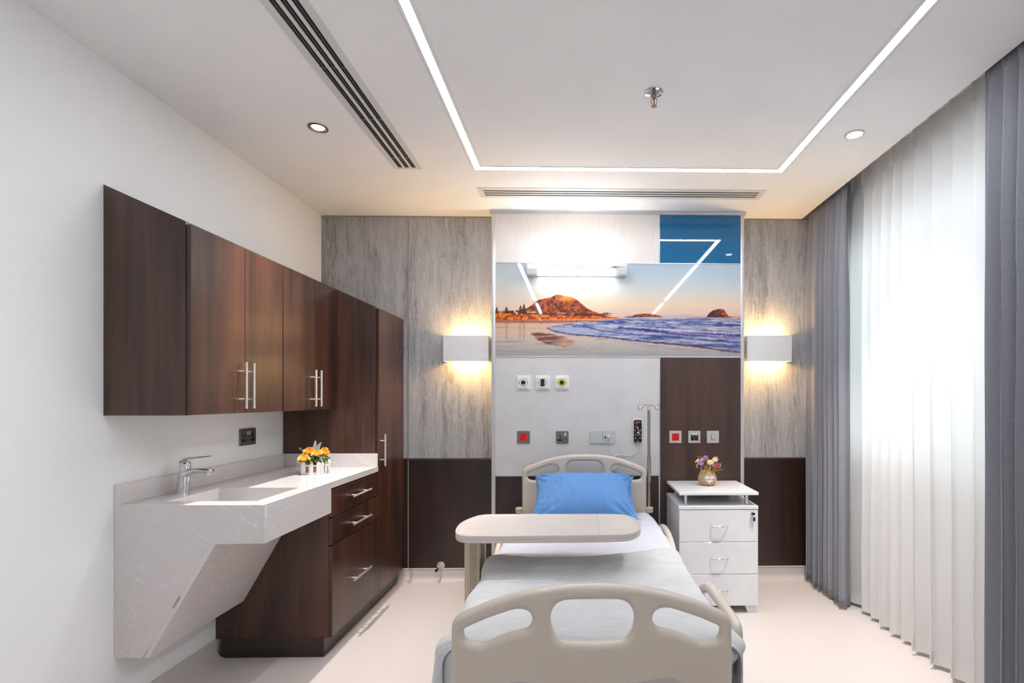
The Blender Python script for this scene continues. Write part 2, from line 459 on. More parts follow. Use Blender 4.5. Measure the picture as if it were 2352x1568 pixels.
def veil_panel():
    """off-white laminate with fine straight threads crossing at steep angles"""
    m = bpy.data.materials.new('thread_pattern_laminate'); m.use_nodes = True
    nt = m.node_tree; N = nt.nodes; L = nt.links; b = N['Principled BSDF']
    geo = N.new('ShaderNodeNewGeometry')
    acc = None
    rnd = random.Random(5)
    for k in range(7):
        ang = rnd.uniform(-0.42, 0.38); sp = rnd.uniform(2.2, 4.6); ph = rnd.uniform(0, 5)
        mp = N.new('ShaderNodeMapping'); mp.inputs['Rotation'].default_value = (0, ang, 0); mp.inputs['Location'].default_value = (ph, 0, 0)
        L.new(geo.outputs['Position'], mp.inputs[0])
        sx = N.new('ShaderNodeSeparateXYZ'); L.new(mp.outputs[0], sx.inputs[0])
        a = N.new('ShaderNodeMath'); a.operation = 'MULTIPLY'; a.inputs[1].default_value = sp; L.new(sx.outputs['X'], a.inputs[0])
        f = N.new('ShaderNodeMath'); f.operation = 'FRACT'; L.new(a.outputs[0], f.inputs[0])
        lt = N.new('ShaderNodeMath'); lt.operation = 'LESS_THAN'; lt.inputs[1].default_value = 0.0012 * sp; L.new(f.outputs[0], lt.inputs[0])
        if acc is None: acc = lt
        else:
            mxx = N.new('ShaderNodeMath'); mxx.operation = 'MAXIMUM'; L.new(acc.outputs[0], mxx.inputs[0]); L.new(lt.outputs[0], mxx.inputs[1]); acc = mxx
    mx = N.new('ShaderNodeMix'); mx.data_type = 'RGBA'; mx.inputs['A'].default_value = srgb(226, 219, 214); mx.inputs['B'].default_value = srgb(196, 182, 174)
    L.new(acc.outputs[0], mx.inputs['Factor']); L.new(mx.outputs['Result'], b.inputs['Base Color'])
    b.inputs['Roughness'].default_value = 0.35
    return m

MT = dict(
    wall=mat('white_wall_paint', (246, 245, 244), 0.75, bump=180, bump_d=0.0002, mottle=(2.0, (245, 244, 243))),
    ceil=mat('white_ceiling_paint', (251, 250, 250), 0.8, mottle=(3.0, (247, 246, 246))),
    floor=floor_mat('beige_vinyl_floor'),
    walnut=wood('walnut_laminate', ((44, 25, 19), (66, 39, 29), (88, 53, 38)), 0.32),
    walnut_wall=wood('dark_walnut_panelling', ((30, 17, 15), (40, 23, 19), (54, 32, 26)), 0.36, seed=3.3),
    walnut_mid=wood('warm_walnut_panelling', ((50, 33, 29), (64, 43, 38), (78, 53, 46)), 0.4, seed=6.1),
    kick=wood('plinth_walnut', ((28, 18, 15), (44, 28, 23), (64, 42, 34)), 0.3, vertical=False),
    trav=travertine(), marble=marble(),
    alu=mat('satin_aluminium', (205, 204, 206), 0.35, 0.55),
    alu_white=mat('white_profile', (226, 224, 221), 0.4),
    steel=mat('brushed_steel', (226, 222, 214), 0.38, 0.8, bump=400, bump_d=0.00008),
    polesteel=mat('grey_steel_tube', (176, 168, 158), 0.2, 1.0),
    chrome=mat('chrome', (225, 226, 230), 0.06, 1.0),
    pewter=mat('pewter_plate', (128, 124, 118), 0.38, 0.75),
    sateen=mat('pale_steel_plate', (206, 205, 200), 0.35, 0.4),
    red=mat('red_plastic', (220, 18, 22), 0.35),
    black=mat('black_plastic', (16, 16, 18), 0.4),
    hole=mat('socket_hole', (10, 8, 8), 0.6),
    dark=mat('dark_recess', (22, 22, 24), 0.7),
    darkslot=mat('black_slot_blade', (80, 80, 86), 0.5),
    white_pl=mat('white_plastic', (232, 230, 230), 0.3),
    white_lam=mat('white_laminate', (234, 234, 236), 0.28, coat=0.3),
    wpanel=mat('pale_grey_laminate', (210, 208, 208), 0.32, coat=0.2),
    grey_pl=mat('cool_grey_plastic', (190, 196, 200), 0.35),
    yellow=mat('yellow_ring', (235, 205, 20), 0.35),
    beige=mat('beige_bed_plastic', (208, 196, 182), 0.36, coat=0.15, mottle=(3.0, (203, 191, 177))),
    cream=mat('cream_table_plastic', (210, 199, 192), 0.33, coat=0.2),
    cream_col=mat('cream_column_paint', (206, 194, 172), 0.4),
    greyin=mat('grey_inlay_plastic', (186, 179, 175), 0.45),
    mattress=mat('pale_mattress', (176, 180, 190), 0.7),
    sheet=fabric('white_bedsheet', (196, 197, 209), (206, 207, 218), (500, 500, 500), 0.0, 0.85, 0.0002, crease=(5.0, 0.006, (1, 1, 1))),
    blanket=fabric('grey_fleece', (198, 198, 199), (222, 222, 223), (420, 420, 420), 0.0, 1.0, 0.0022, 0.6, big=(5.0, 0.9), crease=(5.0, 0.02, (.8, 1.6, 1))),
    pillow=fabric('blue_cotton', (98, 146, 206), (108, 156, 213), (700, 700, 700), 0.0, 0.8, 0.0002, crease=(7.0, 0.008, (2.2, .7, .35))),
    grey_curtain=fabric('grey_heather_curtain', (124, 124, 131), (170, 170, 177), (1100, 1100, 480), 0.03, 0.95, 0.0004),
    sheer=sheer_mat(), glass=glass_mat(), veil=veil_panel(),
    blue=mat('teal_blue_gloss_panel', (0, 98, 148), 0.03, spec=0.5, coat=0.25, coat_rough=0.0),
    led=emis('led_diffuser', (0.88, 0.93, 1.0), LED_POWER),
    lens=emis('downlight_lens', (1.0, 0.98, 0.95), 12.0),
    warm=emis('warm_lamp', (1.0, 0.62, 0.24), SCONCE_E),
    lamp_up=emis('bedlamp_uplight', (1.0, 0.97, 0.92), HEADLAMP_UP),
    lamp_dn=emis('bedlamp_reading_light', (1.0, 0.98, 0.94), HEADLAMP_DOWN),
    ltext=mat('dark_grey_ink', (70, 66, 70), 0.5), ltext2=mat('light_grey_ink', (150, 146, 152), 0.5),
    wicker=mat('wicker_straw', (226, 200, 158), 0.7, bump=300, bump_d=0.001, mottle=(150, (150, 118, 80))),
    rose=mat('orange_rose_petal', (255, 212, 110), 0.6, mottle=(90, (255, 196, 80))),
    rose2=mat('yellow_rose_petal', (255, 228, 150), 0.6, mottle=(90, (255, 212, 110))),
    leaf=mat('green_leaf', (92, 130, 40), 0.5, mottle=(60, (60, 100, 30))),
    leaf_l=mat('lime_leaf', (176, 186, 50), 0.5, mottle=(60, (140, 160, 40))),
    fern=mat('frosted_fern', (190, 200, 190), 0.6),
    sprig=mat('cream_sprig', (232, 232, 190), 0.6),
    lilac=mat('lilac_petal', (206, 150, 214), 0.6, mottle=(200, (185, 120, 200))),
    creamfl=mat('cream_petal', (244, 234, 186), 0.6),
    rust=mat('rust_dried_flower', (190, 92, 50), 0.7),
    picket=mat('white_painted_wood', (228, 226, 230), 0.5, bump=160, bump_d=0.0006),
    crate=mat('kraft_liner', (168, 120, 70), 0.7),
    bulb=mat('red_glass_bulb', (150, 20, 20), 0.1),
    brass=mat('brass_sprinkler', (170, 140, 110), 0.3, 0.9),
    skyblue=mat('pale_blue_icon', (90, 150, 200), 0.4),
)

# ---------------------------------------------------------------- the room shell
T = 0.12
M().box(XL - T, XR + T, YN - T, YB + T, -0.15, 0).make('floor', MT['floor'], kind='structure', smooth=False)
M().box(XL, XCE, YN, YB, ZC, ZC + 0.10).box(XL, XR, YN, YB, ZC + 0.22, ZC + 0.30).make('ceiling', MT['ceil'], kind='structure', smooth=False)
M().box(XL - T, XL, YN - T, YB + T, 0, ZC + 0.30).make('wall_left', MT['wall'], kind='structure', smooth=False)
M().box(XL, XR, YN - T, YN, 0, ZC + 0.30).make('wall_front', MT['wall'], kind='structure', smooth=False)
WY0, WY1, WZ0, WZ1 = -0.9, 3.93, 0.985, 2.50
M().box(XR, XR + 0.10, YN - T, YB + T, 0, WZ0).box(XR, XR + 0.10, YN - T, YB + T, WZ1, ZC + 0.30) \
   .box(XR, XR + 0.10, WY1, YB + T, WZ0, WZ1).box(XR, XR + 0.10, YN - T, WY0, WZ0, WZ1).make('wall_right', MT['wall'], kind='structure', smooth=False)
win = empty('window_1', (XR + 0.1, (WY0 + WY1) / 2, WZ0), kind='structure')
wf = M()
wf.box(XR + .03, XR + .08, WY0, WY1, WZ0, WZ0 + .05).box(XR + .03, XR + .08, WY0, WY1, WZ1 - .05, WZ1)
for y in (WY0, .35, 1.55, WY1 - .03): wf.box(XR + .03, XR + .08, y, y + .03, WZ0 + .05, WZ1 - .05)
wf.make('window_frame', MT['alu_white'], win)
M().box(XR + .055, XR + .061, WY0 + .03, WY1 - .03, WZ0 + .03, WZ1 - .03).make('window_pane', MT['glass'], win, smooth=False)
M().box(XR - .012, XR + .03, WY0, WY1, WZ0 - .025, WZ0 + .005, .004).make('window_sill', MT['marble'], win)
# back wall: plain wall behind, vein-cut stone laminate above, dark walnut dado below
wb = empty('wall_back', (0, YB, 0), kind='structure')
M().box(XL - T, XR + T, YB + .012, YB + T, 0, ZC + .30).make('wall_core', MT['wall'], wb, smooth=False)
DZ, SK = 0.940, 0.104
JX = -1.298
m = M()
m.box(XL, JX - .003, YB, YB + .012, DZ + .004, ZC).box(JX + .003, XR, YB, YB + .012, DZ + .004, ZC)
m.make('stone_panel', MT['trav'], wb, smooth=False)
M().box(XL, JX - .003, YB, YB + .012, SK, DZ - .008).box(JX + .003, XR, YB, YB + .012, SK, DZ - .008).make('walnut_dado', MT['walnut_wall'], wb, smooth=False)
M().box(XL, XR, YB - .003, YB + .01, DZ - .008, DZ + .003).make('dado_trim', mat('bronze_trim', (105, 88, 84), 0.4, 0.5), wb, smooth=False)
M().box(JX - .003, JX + .003, YB - .003, YB + .01, SK, ZC - .006).box(XL, XR, YB - .003, YB + .01, ZC - .010, ZC).make('joint_trim', mat('grey_joint_trim', (165, 156, 152), 0.4, 0.4), wb, smooth=False)

def cove(path_fn, name, a0, a1):
    """coved vinyl skirting: profile of (distance out of the wall, height)"""
    R = 0.055
    prof = [(0.0, SK), (0.006, SK), (0.007, SK - .008), (0.003, SK - .010)] + \
           [(0.003 + R - R * math.cos(t), R - R * math.sin(t) + .0008) for t in (math.radians(90 * k / 7) for k in range(8))] + [(0.06, 0.0002), (0, 0.0002)]
    mm = M()
    mm.rings([[path_fn(d, z, a) for d, z in prof] for a in (a0, a1)])
    return mm.make(name, MT['floor'], kind='structure')
cove(lambda d, z, a: (a, YB - d, z), 'baseboard_back', -1.375, XR)
cove(lambda d, z, a: (XL + d, a, z), 'baseboard_left', YN, 2.815)
cove(lambda d, z, a: (XR - d, a, z), 'baseboard_right', YN, YB - .062)

# ---------------------------------------------------------------- bedhead unit
UX0, UX1 = at(1129, 700, YP)[0], at(1709, 700, YP)[0]
ub = empty('bedhead_unit', ((UX0 + UX1) / 2, YB, 0), label='floor to ceiling panelled bedhead unit with aluminium trims behind the bed', cat='wall unit')
xl, xr_, xm = at(1138, 700, YP)[0], at(1701, 700, YP)[0], at(1514.5, 700, YP)[0]
zt = ZC - .028
z1, z2, z3 = at(1400, 604.5, YP)[1], at(1400, 819, YP)[1], at(1400, 1091.5, YP)[1]
g = .004
M().box(UX0, UX1, YP + .014, YB - .004, 0.0, ZC - .001).make('carcass', MT['alu_white'], ub, smooth=False)
M().box(xl, xm - g, YP, YP + .014, z1 + g, zt).make('patterned_panel', MT['veil'], ub, smooth=False)
M().box(xm + g, xr_, YP, YP + .014, z1 + g, zt).make('blue_panel', MT['blue'], ub, smooth=False)
M().box(xl, xm - g, YP, YP + .014, z3 + g, z2 - g).make('grey_panel', MT['wpanel'], ub, smooth=False)
M().box(xm + g, xr_, YP, YP + .014, .004, z2 - g).make('walnut_panel', MT['walnut_mid'], ub, smooth=False)
M().box(xl, xm - g, YP, YP + .014, .004, z3 - g).make('walnut_panel', MT['walnut_wall'], ub, smooth=False)
t = M(); e = .003
t.box(UX0, xl, YP - e, YP + .014, 0, ZC - .001, .002).box(xr_, UX1, YP - e, YP + .014, 0, ZC - .001, .002)
t.box(xl, xr_, YP - e, YP + .014, z1 - g, z1 + g, .001).box(xl, xr_, YP - e, YP + .014, z2 - g - .002, z2 + g, .001)
t.box(xl, xm, YP - e, YP + .014, z3 - g, z3 + g, .001)
t.box(xm - g, xm + g, YP - e, YP + .014, z1 + g, zt, .001).box(xm - g - .001, xm + g + .001, YP - e, YP + .014, .0, z2 - g, .001)
t.make('aluminium_trim', MT['alu'], ub)
M().prism([(YP + .014, ZC - .001), (YP - .012, ZC - .001), (YP - .012, ZC - .012), (YP - .004, ZC - .028), (YP + .014, ZC - .028)], 'x', UX0 - .012, UX1 + .012).make('cornice', MT['alu'], ub, smooth=False)

# the seascape print: a picture painted into the panel's own colour attribute
def seascape():
    W, H = 564, 212
    X, Y = np.meshgrid(np.arange(W) + 1138.0, np.arange(H) + 605.0)
    def fbm(sx, sy, seed, octv=4):
        r = np.random.default_rng(seed); out = np.zeros((H, W)); amp = 1.0; tot = 0
        for o in range(octv):
            gx, gy = int(W / sx * 2 ** o) + 3, int(H / sy * 2 ** o) + 3
            G = r.random((gy, gx)); fx = (X - 1138) / sx * 2 ** o; fy = (Y - 605) / sy * 2 ** o
            ix, iy = fx.astype(int), fy.astype(int); tx, ty = fx - ix, fy - iy
            tx, ty = tx * tx * (3 - 2 * tx), ty * ty * (3 - 2 * ty)
            v = (G[iy, ix] * (1 - tx) + G[iy, ix + 1] * tx) * (1 - ty) + (G[iy + 1, ix] * (1 - tx) + G[iy + 1, ix + 1] * tx) * ty
            out += v * amp; tot += amp; amp *= .55
        return out / tot
    def ramp(v, stops):
        v = np.clip(v, stops[0][0], stops[-1][0]); ps = [s[0] for s in stops]
        return np.stack([np.interp(v, ps, [s[1][k] for s in stops]) for k in range(3)], -1)
    I = ramp(Y, [(605, (172, 190, 206)), (640, (184, 198, 206)), (670, (208, 204, 196)), (700, (226, 202, 176)), (718, (222, 190, 172)), (727, (212, 182, 178))])
    left = np.clip((1260 - X) / 130, 0, 1)[..., None]; I = I * (1 - left * .35) + np.array((214, 200, 186)) * left * .35
    def paint(mask, c): nonlocal I; mask = np.clip(mask, 0, 1)[..., None]; I = I * (1 - mask) + np.asarray(c, float) * mask
    def below(poly, soft=1.0):
        px, py = zip(*poly); yy = np.interp(X, px, py, left=9e3, right=9e3); return np.clip((Y - yy) / soft + .5, 0, 1)
    n1, n2, n3 = fbm(6, 5, 1), fbm(14, 9, 2), fbm(3, 3, 3)
    # far haze hills
    paint(below([(1480, 727), (1530, 722), (1580, 720), (1620, 725), (1640, 727)]) * (Y < 727), (196, 176, 182))
    # mount
    hill = [(1192, 716), (1200, 712), (1212, 706), (1222, 699), (1228, 693), (1236, 689), (1248, 685), (1262, 683), (1268, 680), (1276, 677), (1288, 677), (1298, 680), (1312, 682), (1322, 687), (1332, 695), (1346, 706), (1362, 715), (1378, 720), (1400, 726)]
    hm = below([(x, y + 2.2 * math.sin(x * 1.9) * .4) for x, y in hill], 1.3) * (Y < 727)
    hc = ramp(n1 * .6 + n3 * .4, [(0.25, (66, 38, 44)), (0.42, (118, 58, 46)), (0.55, (168, 84, 52)), (0.72, (206, 112, 62)), (.85, (226, 140, 80))])
    lit = np.clip(1 - ((X - 1302) ** 2 / 30 ** 2 + (Y - 684) ** 2 / 9 ** 2), 0, 1)[..., None]
    hc = hc * (1 - lit * .7) + np.array((250, 168, 70)) * lit * .7
    shade = np.clip((1245 - X) / 40, 0, 1)[..., None] * np.clip((712 - Y) / 20, 0, 1)[..., None]; hc = hc * (1 - .45 * shade)
    paint(hm, hc)
    # tree belt, roofs and dunes
    paint(below([(1138, 716), (1150, 714), (1185, 712), (1200, 713), (1240, 716), (1280, 717), (1330, 718), (1395, 720), (1412, 727)]) * (Y < 724) * (n3 > .42), (84, 42, 34))
    for rx0, rx1, ry in ((1205, 1232, 714.5), (1276, 1300, 717), (1309, 1318, 718), (1255, 1262, 716)):
        paint(((X > rx0 + 3) & (X < rx1 - 2) & (abs(Y - ry) < 2.0)) * .6 * (n3 > .3), (222, 140, 92))
        paint(((X > rx0) & (X < rx1) & (abs(Y - ry - 2) < .7)) * .8 * (n3 > .38), (246, 226, 184))
    dune = below([(1138, 713), (1152, 715), (1170, 719), (1200, 720), (1260, 722), (1300, 723), (1360, 725), (1420, 727)], 1.5)
    paint(dune * (Y < 735), ramp(n1, [(.3, (140, 62, 30)), (.5, (208, 98, 34)), (.7, (236, 140, 66))]))
    for tx, top, w in ((1141, 703, 5), (1163, 701, 6), (1195, 699, 7), (1203, 695, 7), (1391, 716, 5), (1385, 718, 5)):
        hw = (Y - top) / (717 - top) * w * (0.55 + .7 * n3); paint((np.abs(X - tx) < hw) * (Y > top) * (Y < 720) * .92, (82, 52, 46))
    # sand
    sand = ramp(Y, [(727, (226, 150, 96)), (735, (206, 140, 108)), (745, (214, 178, 152)), (770, (206, 184, 164)), (790, (184, 176, 170)), (817, (160, 158, 154))])
    paint(np.clip((Y - 731 + (X - 1300) * .02), 0, 1), sand)
    st = fbm(60, 2.2, 7, 3)
    paint((Y > 736) * np.clip(st - .55, 0, 1) * 1.6, (150, 110, 104))
    paint((np.abs(Y - 736 - n2 * 3) < 3) * (X < 1420) * .55, (134, 70, 66))
    for tx, w in ((1163, 4), (1194, 4), (1203, 4)): paint((np.abs(X - tx + np.sin(Y * 1.1) * 1.2) < w * .7) * (Y > 742) * (Y < 778) * (.28 + .2 * np.sin(Y * 1.4)), (150, 92, 72))
    ys_ = Y + (n1 - .5) * 3; half_ = np.interp(ys_, [763, 766, 772, 782, 788, 793, 796], [6, 26, 34, 38, 30, 16, 0], left=0, right=0); ctr_ = np.interp(ys_, [763, 770, 780, 790, 796], [1236, 1256, 1276, 1290, 1296])
    refl = np.clip((half_ * (.85 + .5 * fbm(30, 1.6, 21, 3)) - np.abs(X - ctr_)) / 4, 0, 1) * (1 - .75 * (np.abs(Y - 790.5) < .9))
    paint(refl * .85 * np.clip((fbm(50, 1.5, 31, 3) - .36) * 9, .25, 1), ramp(X + (n1 - .5) * 20, [(1230, (112, 56, 50)), (1280, (104, 50, 44)), (1290, (176, 92, 62)), (1310, (186, 110, 84))]))
    # sea
    shore = [(1395, 727), (1330, 738), (1270, 746), (1255, 751)]
    seatop = np.interp(X, [1250, 1270, 1330, 1420, 1440, 1701], [752, 747, 738, 731, 726, 727], left=9e3)
    seabot = np.interp(X, [1250, 1275, 1330, 1420, 1480, 1560, 1640, 1701], [752, 761, 767, 776, 784, 790, 800, 806], left=-9)
    sea = np.clip(Y - seatop, 0, 1) * np.clip(seabot - Y, 0, 1)
    w1, w2, w3 = fbm(40, 3.0, 11, 4), fbm(12, 1.8, 12, 4), fbm(90, 5, 13, 3)
    t_ = w1 * .5 + w2 * .5 + (w3 - .5) * .5
    sc_ = ramp(t_, [(.28, (62, 72, 128)), (.40, (104, 116, 164)), (.48, (142, 150, 186)), (.58, (172, 174, 196)), (.72, (204, 200, 210))])
    dist = np.clip((X - 1300) / 300, 0, 1)[..., None]; sc_ = sc_ * (1 - .08 * dist)
    smooth_w = np.clip((Y - (750 + (X - 1400) * .04)) / 6, 0, 1) * np.clip((1460 - X) / 120, 0, 1)
    sc_ = sc_ * (1 - smooth_w[..., None] * .7) + np.array((170, 172, 200)) * smooth_w[..., None] * .7
    paint(sea, sc_)
    def wave(pts, th, c, a=.9, rag=2.0):
        px, py = zip(*pts); yy = np.interp(X, px, py, left=9e3, right=9e3) + (n3 - .5) * rag; paint(np.clip((th * (.35 + 1.3 * n1) - np.abs(Y - yy)) / 1.1 + .35, 0, 1) * a * (.55 + .75 * n2), c)
    wave([(1418, 750), (1450, 753), (1500, 758), (1560, 764), (1640, 768), (1701, 770)], 3.4, (46, 54, 132), .85)
    wave([(1418, 748), (1450, 749), (1500, 752), (1560, 757), (1640, 761), (1701, 762)], 1.7, (214, 182, 196), .9, 3)
    wave([(1535, 761), (1600, 765), (1660, 770)], 1.3, (206, 176, 190), .8, 3)
    wave([(1420, 750), (1440, 744), (1480, 741), (1530, 738)], 1.3, (70, 78, 146), .8)
    wave([(1430, 746), (1450, 744), (1470, 745)], 1.1, (224, 190, 200), .8, 3)
    wave([(1355, 752), (1380, 758), (1440, 765), (1520, 770), (1600, 777), (1701, 785)], 1.5, (62, 62, 122), .85)
    wave([(1256, 752), (1272, 760), (1310, 766), (1400, 773), (1450, 780), (1520, 786), (1600, 793), (1660, 803), (1701, 807)], 1.7, (54, 52, 96), .9)
    wave([(1500, 785), (1560, 790), (1620, 797), (1680, 805), (1701, 806)], 1.7, (118, 62, 62), .75, 3)
    wave([(1258, 754), (1275, 762), (1330, 770), (1440, 784), (1520, 795), (1600, 803), (1701, 812)], 1.0, (150, 148, 170), .6)
    for yy, x0 in ((731, 1480), (735, 1500), (739, 1560), (743, 1600)): wave([(x0, yy), (1701, yy + .5)], .9, (84, 90, 158), .6, 3)
    wave([(1660, 739), (1680, 738), (1701, 741)], 2.2, (214, 178, 190), .75, 3)
    wave([(1655, 768), (1701, 773)], 1.2, (206, 172, 190), .7, 3)
    paint((Y > 806) * (X > 1400) * .4, (158, 156, 166))
    paint((np.abs(Y - (801 + (X - 1300) * .12)) < 4) * (X > 1300) * (X < 1400) * (n3 > .74) * .5, (110, 104, 104))
    for yy, x1 in ((783, 1200), (795, 1180)): paint((np.abs(Y - yy) < .8) * (X < x1) * .6, (120, 108, 104))
    # islets
    paint(below([(1432, 726), (1450, 724), (1462, 720), (1480, 718.5), (1500, 719.5), (1515, 723), (1522, 727)]) * (Y < 727), ramp(n3, [(.3, (78, 44, 44)), (.6, (164, 84, 50)), (.8, (212, 124, 74))]))
    paint(below([(1621, 727), (1628, 717), (1636, 711), (1648, 707.5), (1658, 707), (1664, 710), (1668, 717), (1672, 723), (1683, 726)]) * (Y < 727), ramp(n3 + (X - 1650) * .012, [(.3, (66, 38, 38)), (.62, (112, 58, 44)), (.85, (196, 98, 50))]))
    for k in range(14):
        r = random.Random(k); px_, py_ = r.uniform(1160, 1330), r.uniform(728, 736); paint((np.abs(X - px_) < .8) * (np.abs(Y - py_) < 1.8) * .8, (60, 36, 36) if k % 3 else (240, 220, 180))
    I = np.clip(I, 0, 255) / 255
    lin = np.where(I <= .04045, I / 12.92, ((I + .055) / 1.055) ** 2.4)
    zb, ztp = z2 + g, z1 - g
    xs = np.linspace(xl, xr_, W); zs = np.linspace(ztp, zb, H)
    gx, gz = np.meshgrid(xs, zs)
    n = W * H; off = WL[ub]
    co = np.stack([gx.ravel() - off.x, np.full(n, YP - off.y), gz.ravel() - off.z], -1)
    back = np.array([(xl, YP + .014, ztp), (xr_, YP + .014, ztp), (xr_, YP + .014, zb), (xl, YP + .014, zb)]) - np.array(off)
    co = np.vstack([co, back])
    idx = np.arange(n).reshape(H, W)
    q = np.stack([idx[:-1, :-1], idx[1:, :-1], idx[1:, 1:], idx[:-1, 1:]], -1).reshape(-1, 4)
    tl, tr_, br, bl = idx[0, 0], idx[0, -1], idx[-1, -1], idx[-1, 0]
    q = np.vstack([q, [(n, n + 1, n + 2, n + 3), (tl, tr_, n + 1, n), (tr_, br, n + 2, n + 1), (br, bl, n + 3, n + 2), (bl, tl, n, n + 3)]])
    me = bpy.data.meshes.new('seascape_panel')
    me.vertices.add(len(co)); me.vertices.foreach_set('co', co.ravel().astype(np.float32))
    me.loops.add(q.size); me.loops.foreach_set('vertex_index', q.ravel().astype(np.int32))
    me.polygons.add(len(q)); me.polygons.foreach_set('loop_start', (np.arange(len(q)) * 4).astype(np.int32))
    me.update(calc_edges=True)
    ca = me.color_attributes.new('picture', 'FLOAT_COLOR', 'POINT')
    cc = np.ones((len(co), 4), np.float32); cc[:n, :3] = lin.reshape(-1, 3); cc[n:, :3] = .5
    ca.data.foreach_set('color', cc.ravel())
    mm = bpy.data.materials.new('printed_seascape'); mm.use_nodes = True; nt = mm.node_tree; b = nt.nodes['Principled BSDF']
    an = nt.nodes.new('ShaderNodeAttribute'); an.attribute_name = 'picture'; nt.links.new(an.outputs['Color'], b.inputs['Base Color'])
    b.inputs['Roughness'].default_value = 0.03; b.inputs['Coat Weight'].default_value = 0.2; b.inputs['Coat Roughness'].default_value = 0
    me.materials.append(mm)
    o = bpy.data.objects.new('seascape_panel', me); col.objects.link(o); o.parent = ub; WL[o] = Vector(off)
    o['label'] = 'glossy beach and sea photo print panel'
seascape()

# ---------------------------------------------------------------- bedhead reading light
LY = 3.715
lx0, lx1 = at(1210, 610, LY)[0], at(1440, 610, LY)[0]
lz0, lz1, lz2 = at(1320, 605.5, LY)[1], at(1320, 617, LY)[1], at(1320, 628, LY)[1]
bl = empty('bedhead_light', ((lx0 + lx1) / 2, YP - .003, lz2), label='white bar light fixed across the top of the seascape print', cat='wall light')
prof = [(YP - .003, lz0), (LY, lz0), (LY, lz1), (LY + .018, lz2), (YP - .003, lz2)]
M().prism(prof, 'x', lx0 + .010, lx1 - .010).make('housing', MT['white_pl'], bl, smooth=False)
big = [(YP - .003, lz0 + .003), (LY - .002, lz0 + .003), (LY - .002, lz1), (LY + .016, lz2 - .002), (YP - .003, lz2 - .002)]
M().prism(big, 'x', lx0, lx0 + .010).make('end_cap', MT['alu_white'], bl, smooth=False)
M().prism(big, 'x', lx1 - .010, lx1).make('end_cap', MT['alu_white'], bl, smooth=False)
ex0, ex1 = at(1234, 622, LY)[0], at(1415, 622, LY)[0]
za, zb_ = at(1320, 619.5, LY)[1], at(1320, 626.5, LY)[1]
fy = lambda z: LY + .018 * (lz1 - z) / (lz1 - lz2)
M().prism([(fy(za) - .002, za), (fy(zb_) - .002, zb_), (fy(zb_) + .004, zb_), (fy(za) + .004, za)], 'x', ex0, ex1).make('reading_diffuser', MT['lamp_dn'], bl, smooth=False)
M().box(ex0, ex1, LY + .030, YP - .030, lz2 - .002, lz2 + .002).make('lower_diffuser', MT['lamp_dn'], bl, smooth=False)
M().box(ex0, ex1, LY + .030, YP - .025, lz0 - .002, lz0 + .0025).make('upper_diffuser', MT['lamp_up'], bl, smooth=False)
tx, tz = at(1405.5, 613, LY)
o_, w_ = text_mesh('lettering', 'tedisel', .0185, MT['ltext'], bl, Matrix.Translation((tx, LY - .0006, tz)) @ FRONT, local=False, bold=.0006)
text_mesh('lettering', 'medical', .0185, MT['ltext2'], bl, Matrix.Translation((tx + w_ + .0006, LY - .0006, tz)) @ FRONT, local=False)

# ---------------------------------------------------------------- wall sconces
def sconce(px0, px1, label):
    fyy = 3.845
    x0, x1 = at(px0, 800, fyy)[0], at(px1, 800, fyy)[0]; zt_, zb2 = at(px0, 770, fyy)[1], at(px0, 829, fyy)[1]
    x1b = x1; s = empty('wall_sconce', ((x0 + x1) / 2, YB, zb2), label=label, cat='wall lamp', group='box wall lamps beside the bedhead unit')
    w = .004; yb = YB - .001
    sh = M()
    sh.box(x0, x1, fyy, fyy + w, zb2, zt_).box(x0, x0 + w, fyy + w, yb, zb2, zt_).box(x1 - w, x1, fyy + w, yb, zb2, zt_)
    sh.make('shade', MT['white_pl'], s, smooth=False)
    zc = (zt_ + zb2) / 2
    M().box((x0 + x1) / 2 - .05, (x0 + x1) / 2 + .05, yb - .012, yb, zc - .03, zc + .03, .003).make('bracket', MT['alu'], s)
    M().box((x0 + x1) / 2 - .095, (x0 + x1) / 2 + .095, YB - .062, YB - .012, zc - .050, zc + .050, .004).make('lamp_holder', MT['alu_white'], s)
    M().box((x0 + x1) / 2 - .09, (x0 + x1) / 2 + .09, YB - .060, YB - .040, zc + .050, zc + .053).make('lamp', MT['warm'], s, smooth=False)
    M().box((x0 + x1) / 2 - .09, (x0 + x1) / 2 + .09, YB - .060, YB - .040, zc - .053, zc - .050).make('lamp', MT['warm'], s, smooth=False)
sconce(1018, 1122, 'white box wall lamp on the grey stone panel left of the bedhead unit')
sconce(1716, 1819, 'white box wall lamp right of the bedhead unit, beside the grey curtain')

# ---------------------------------------------------------------- ceiling fittings
ls = empty('ceiling_light_strip', (.31, 1.2, ZC), label='white rectangular LED light line recessed in the ceiling above the bed', cat='ceiling light')
LX0, LX1, LYF, LYN, LW = -.631, 1.257, 3.142, -.82, .044
dd = .0015
for (a, b, c_, d) in ((LX0, LX0 + LW, .36, LYF), (LX1 - LW, LX1, .36, LYF), (LX0, LX0 + LW, LYN, .10), (LX1 - LW, LX1, LYN, .10), (LX0 + LW, LX1 - LW, LYF - LW, LYF)):
    M().box(a + .004, b - .004, c_ + .002, d - .004 if c_ != LYF - LW else d - .004, ZC - dd - .001, ZC + .006).make('diffuser', MT['led'], ls, smooth=False)
pf = M()
for x in (LX0, LX0 + LW - .004, LX1 - LW, LX1 - .004): pf.box(x, x + .004, LYN, LYF, ZC - dd - .0015, ZC + .01)
pf.box(LX0, LX1, LYF - .004, LYF, ZC - dd - .0015, ZC + .01).box(LX0 + LW, LX1 - LW, LYF - LW - .002, LYF - LW + .002, ZC - dd - .0015, ZC + .01)
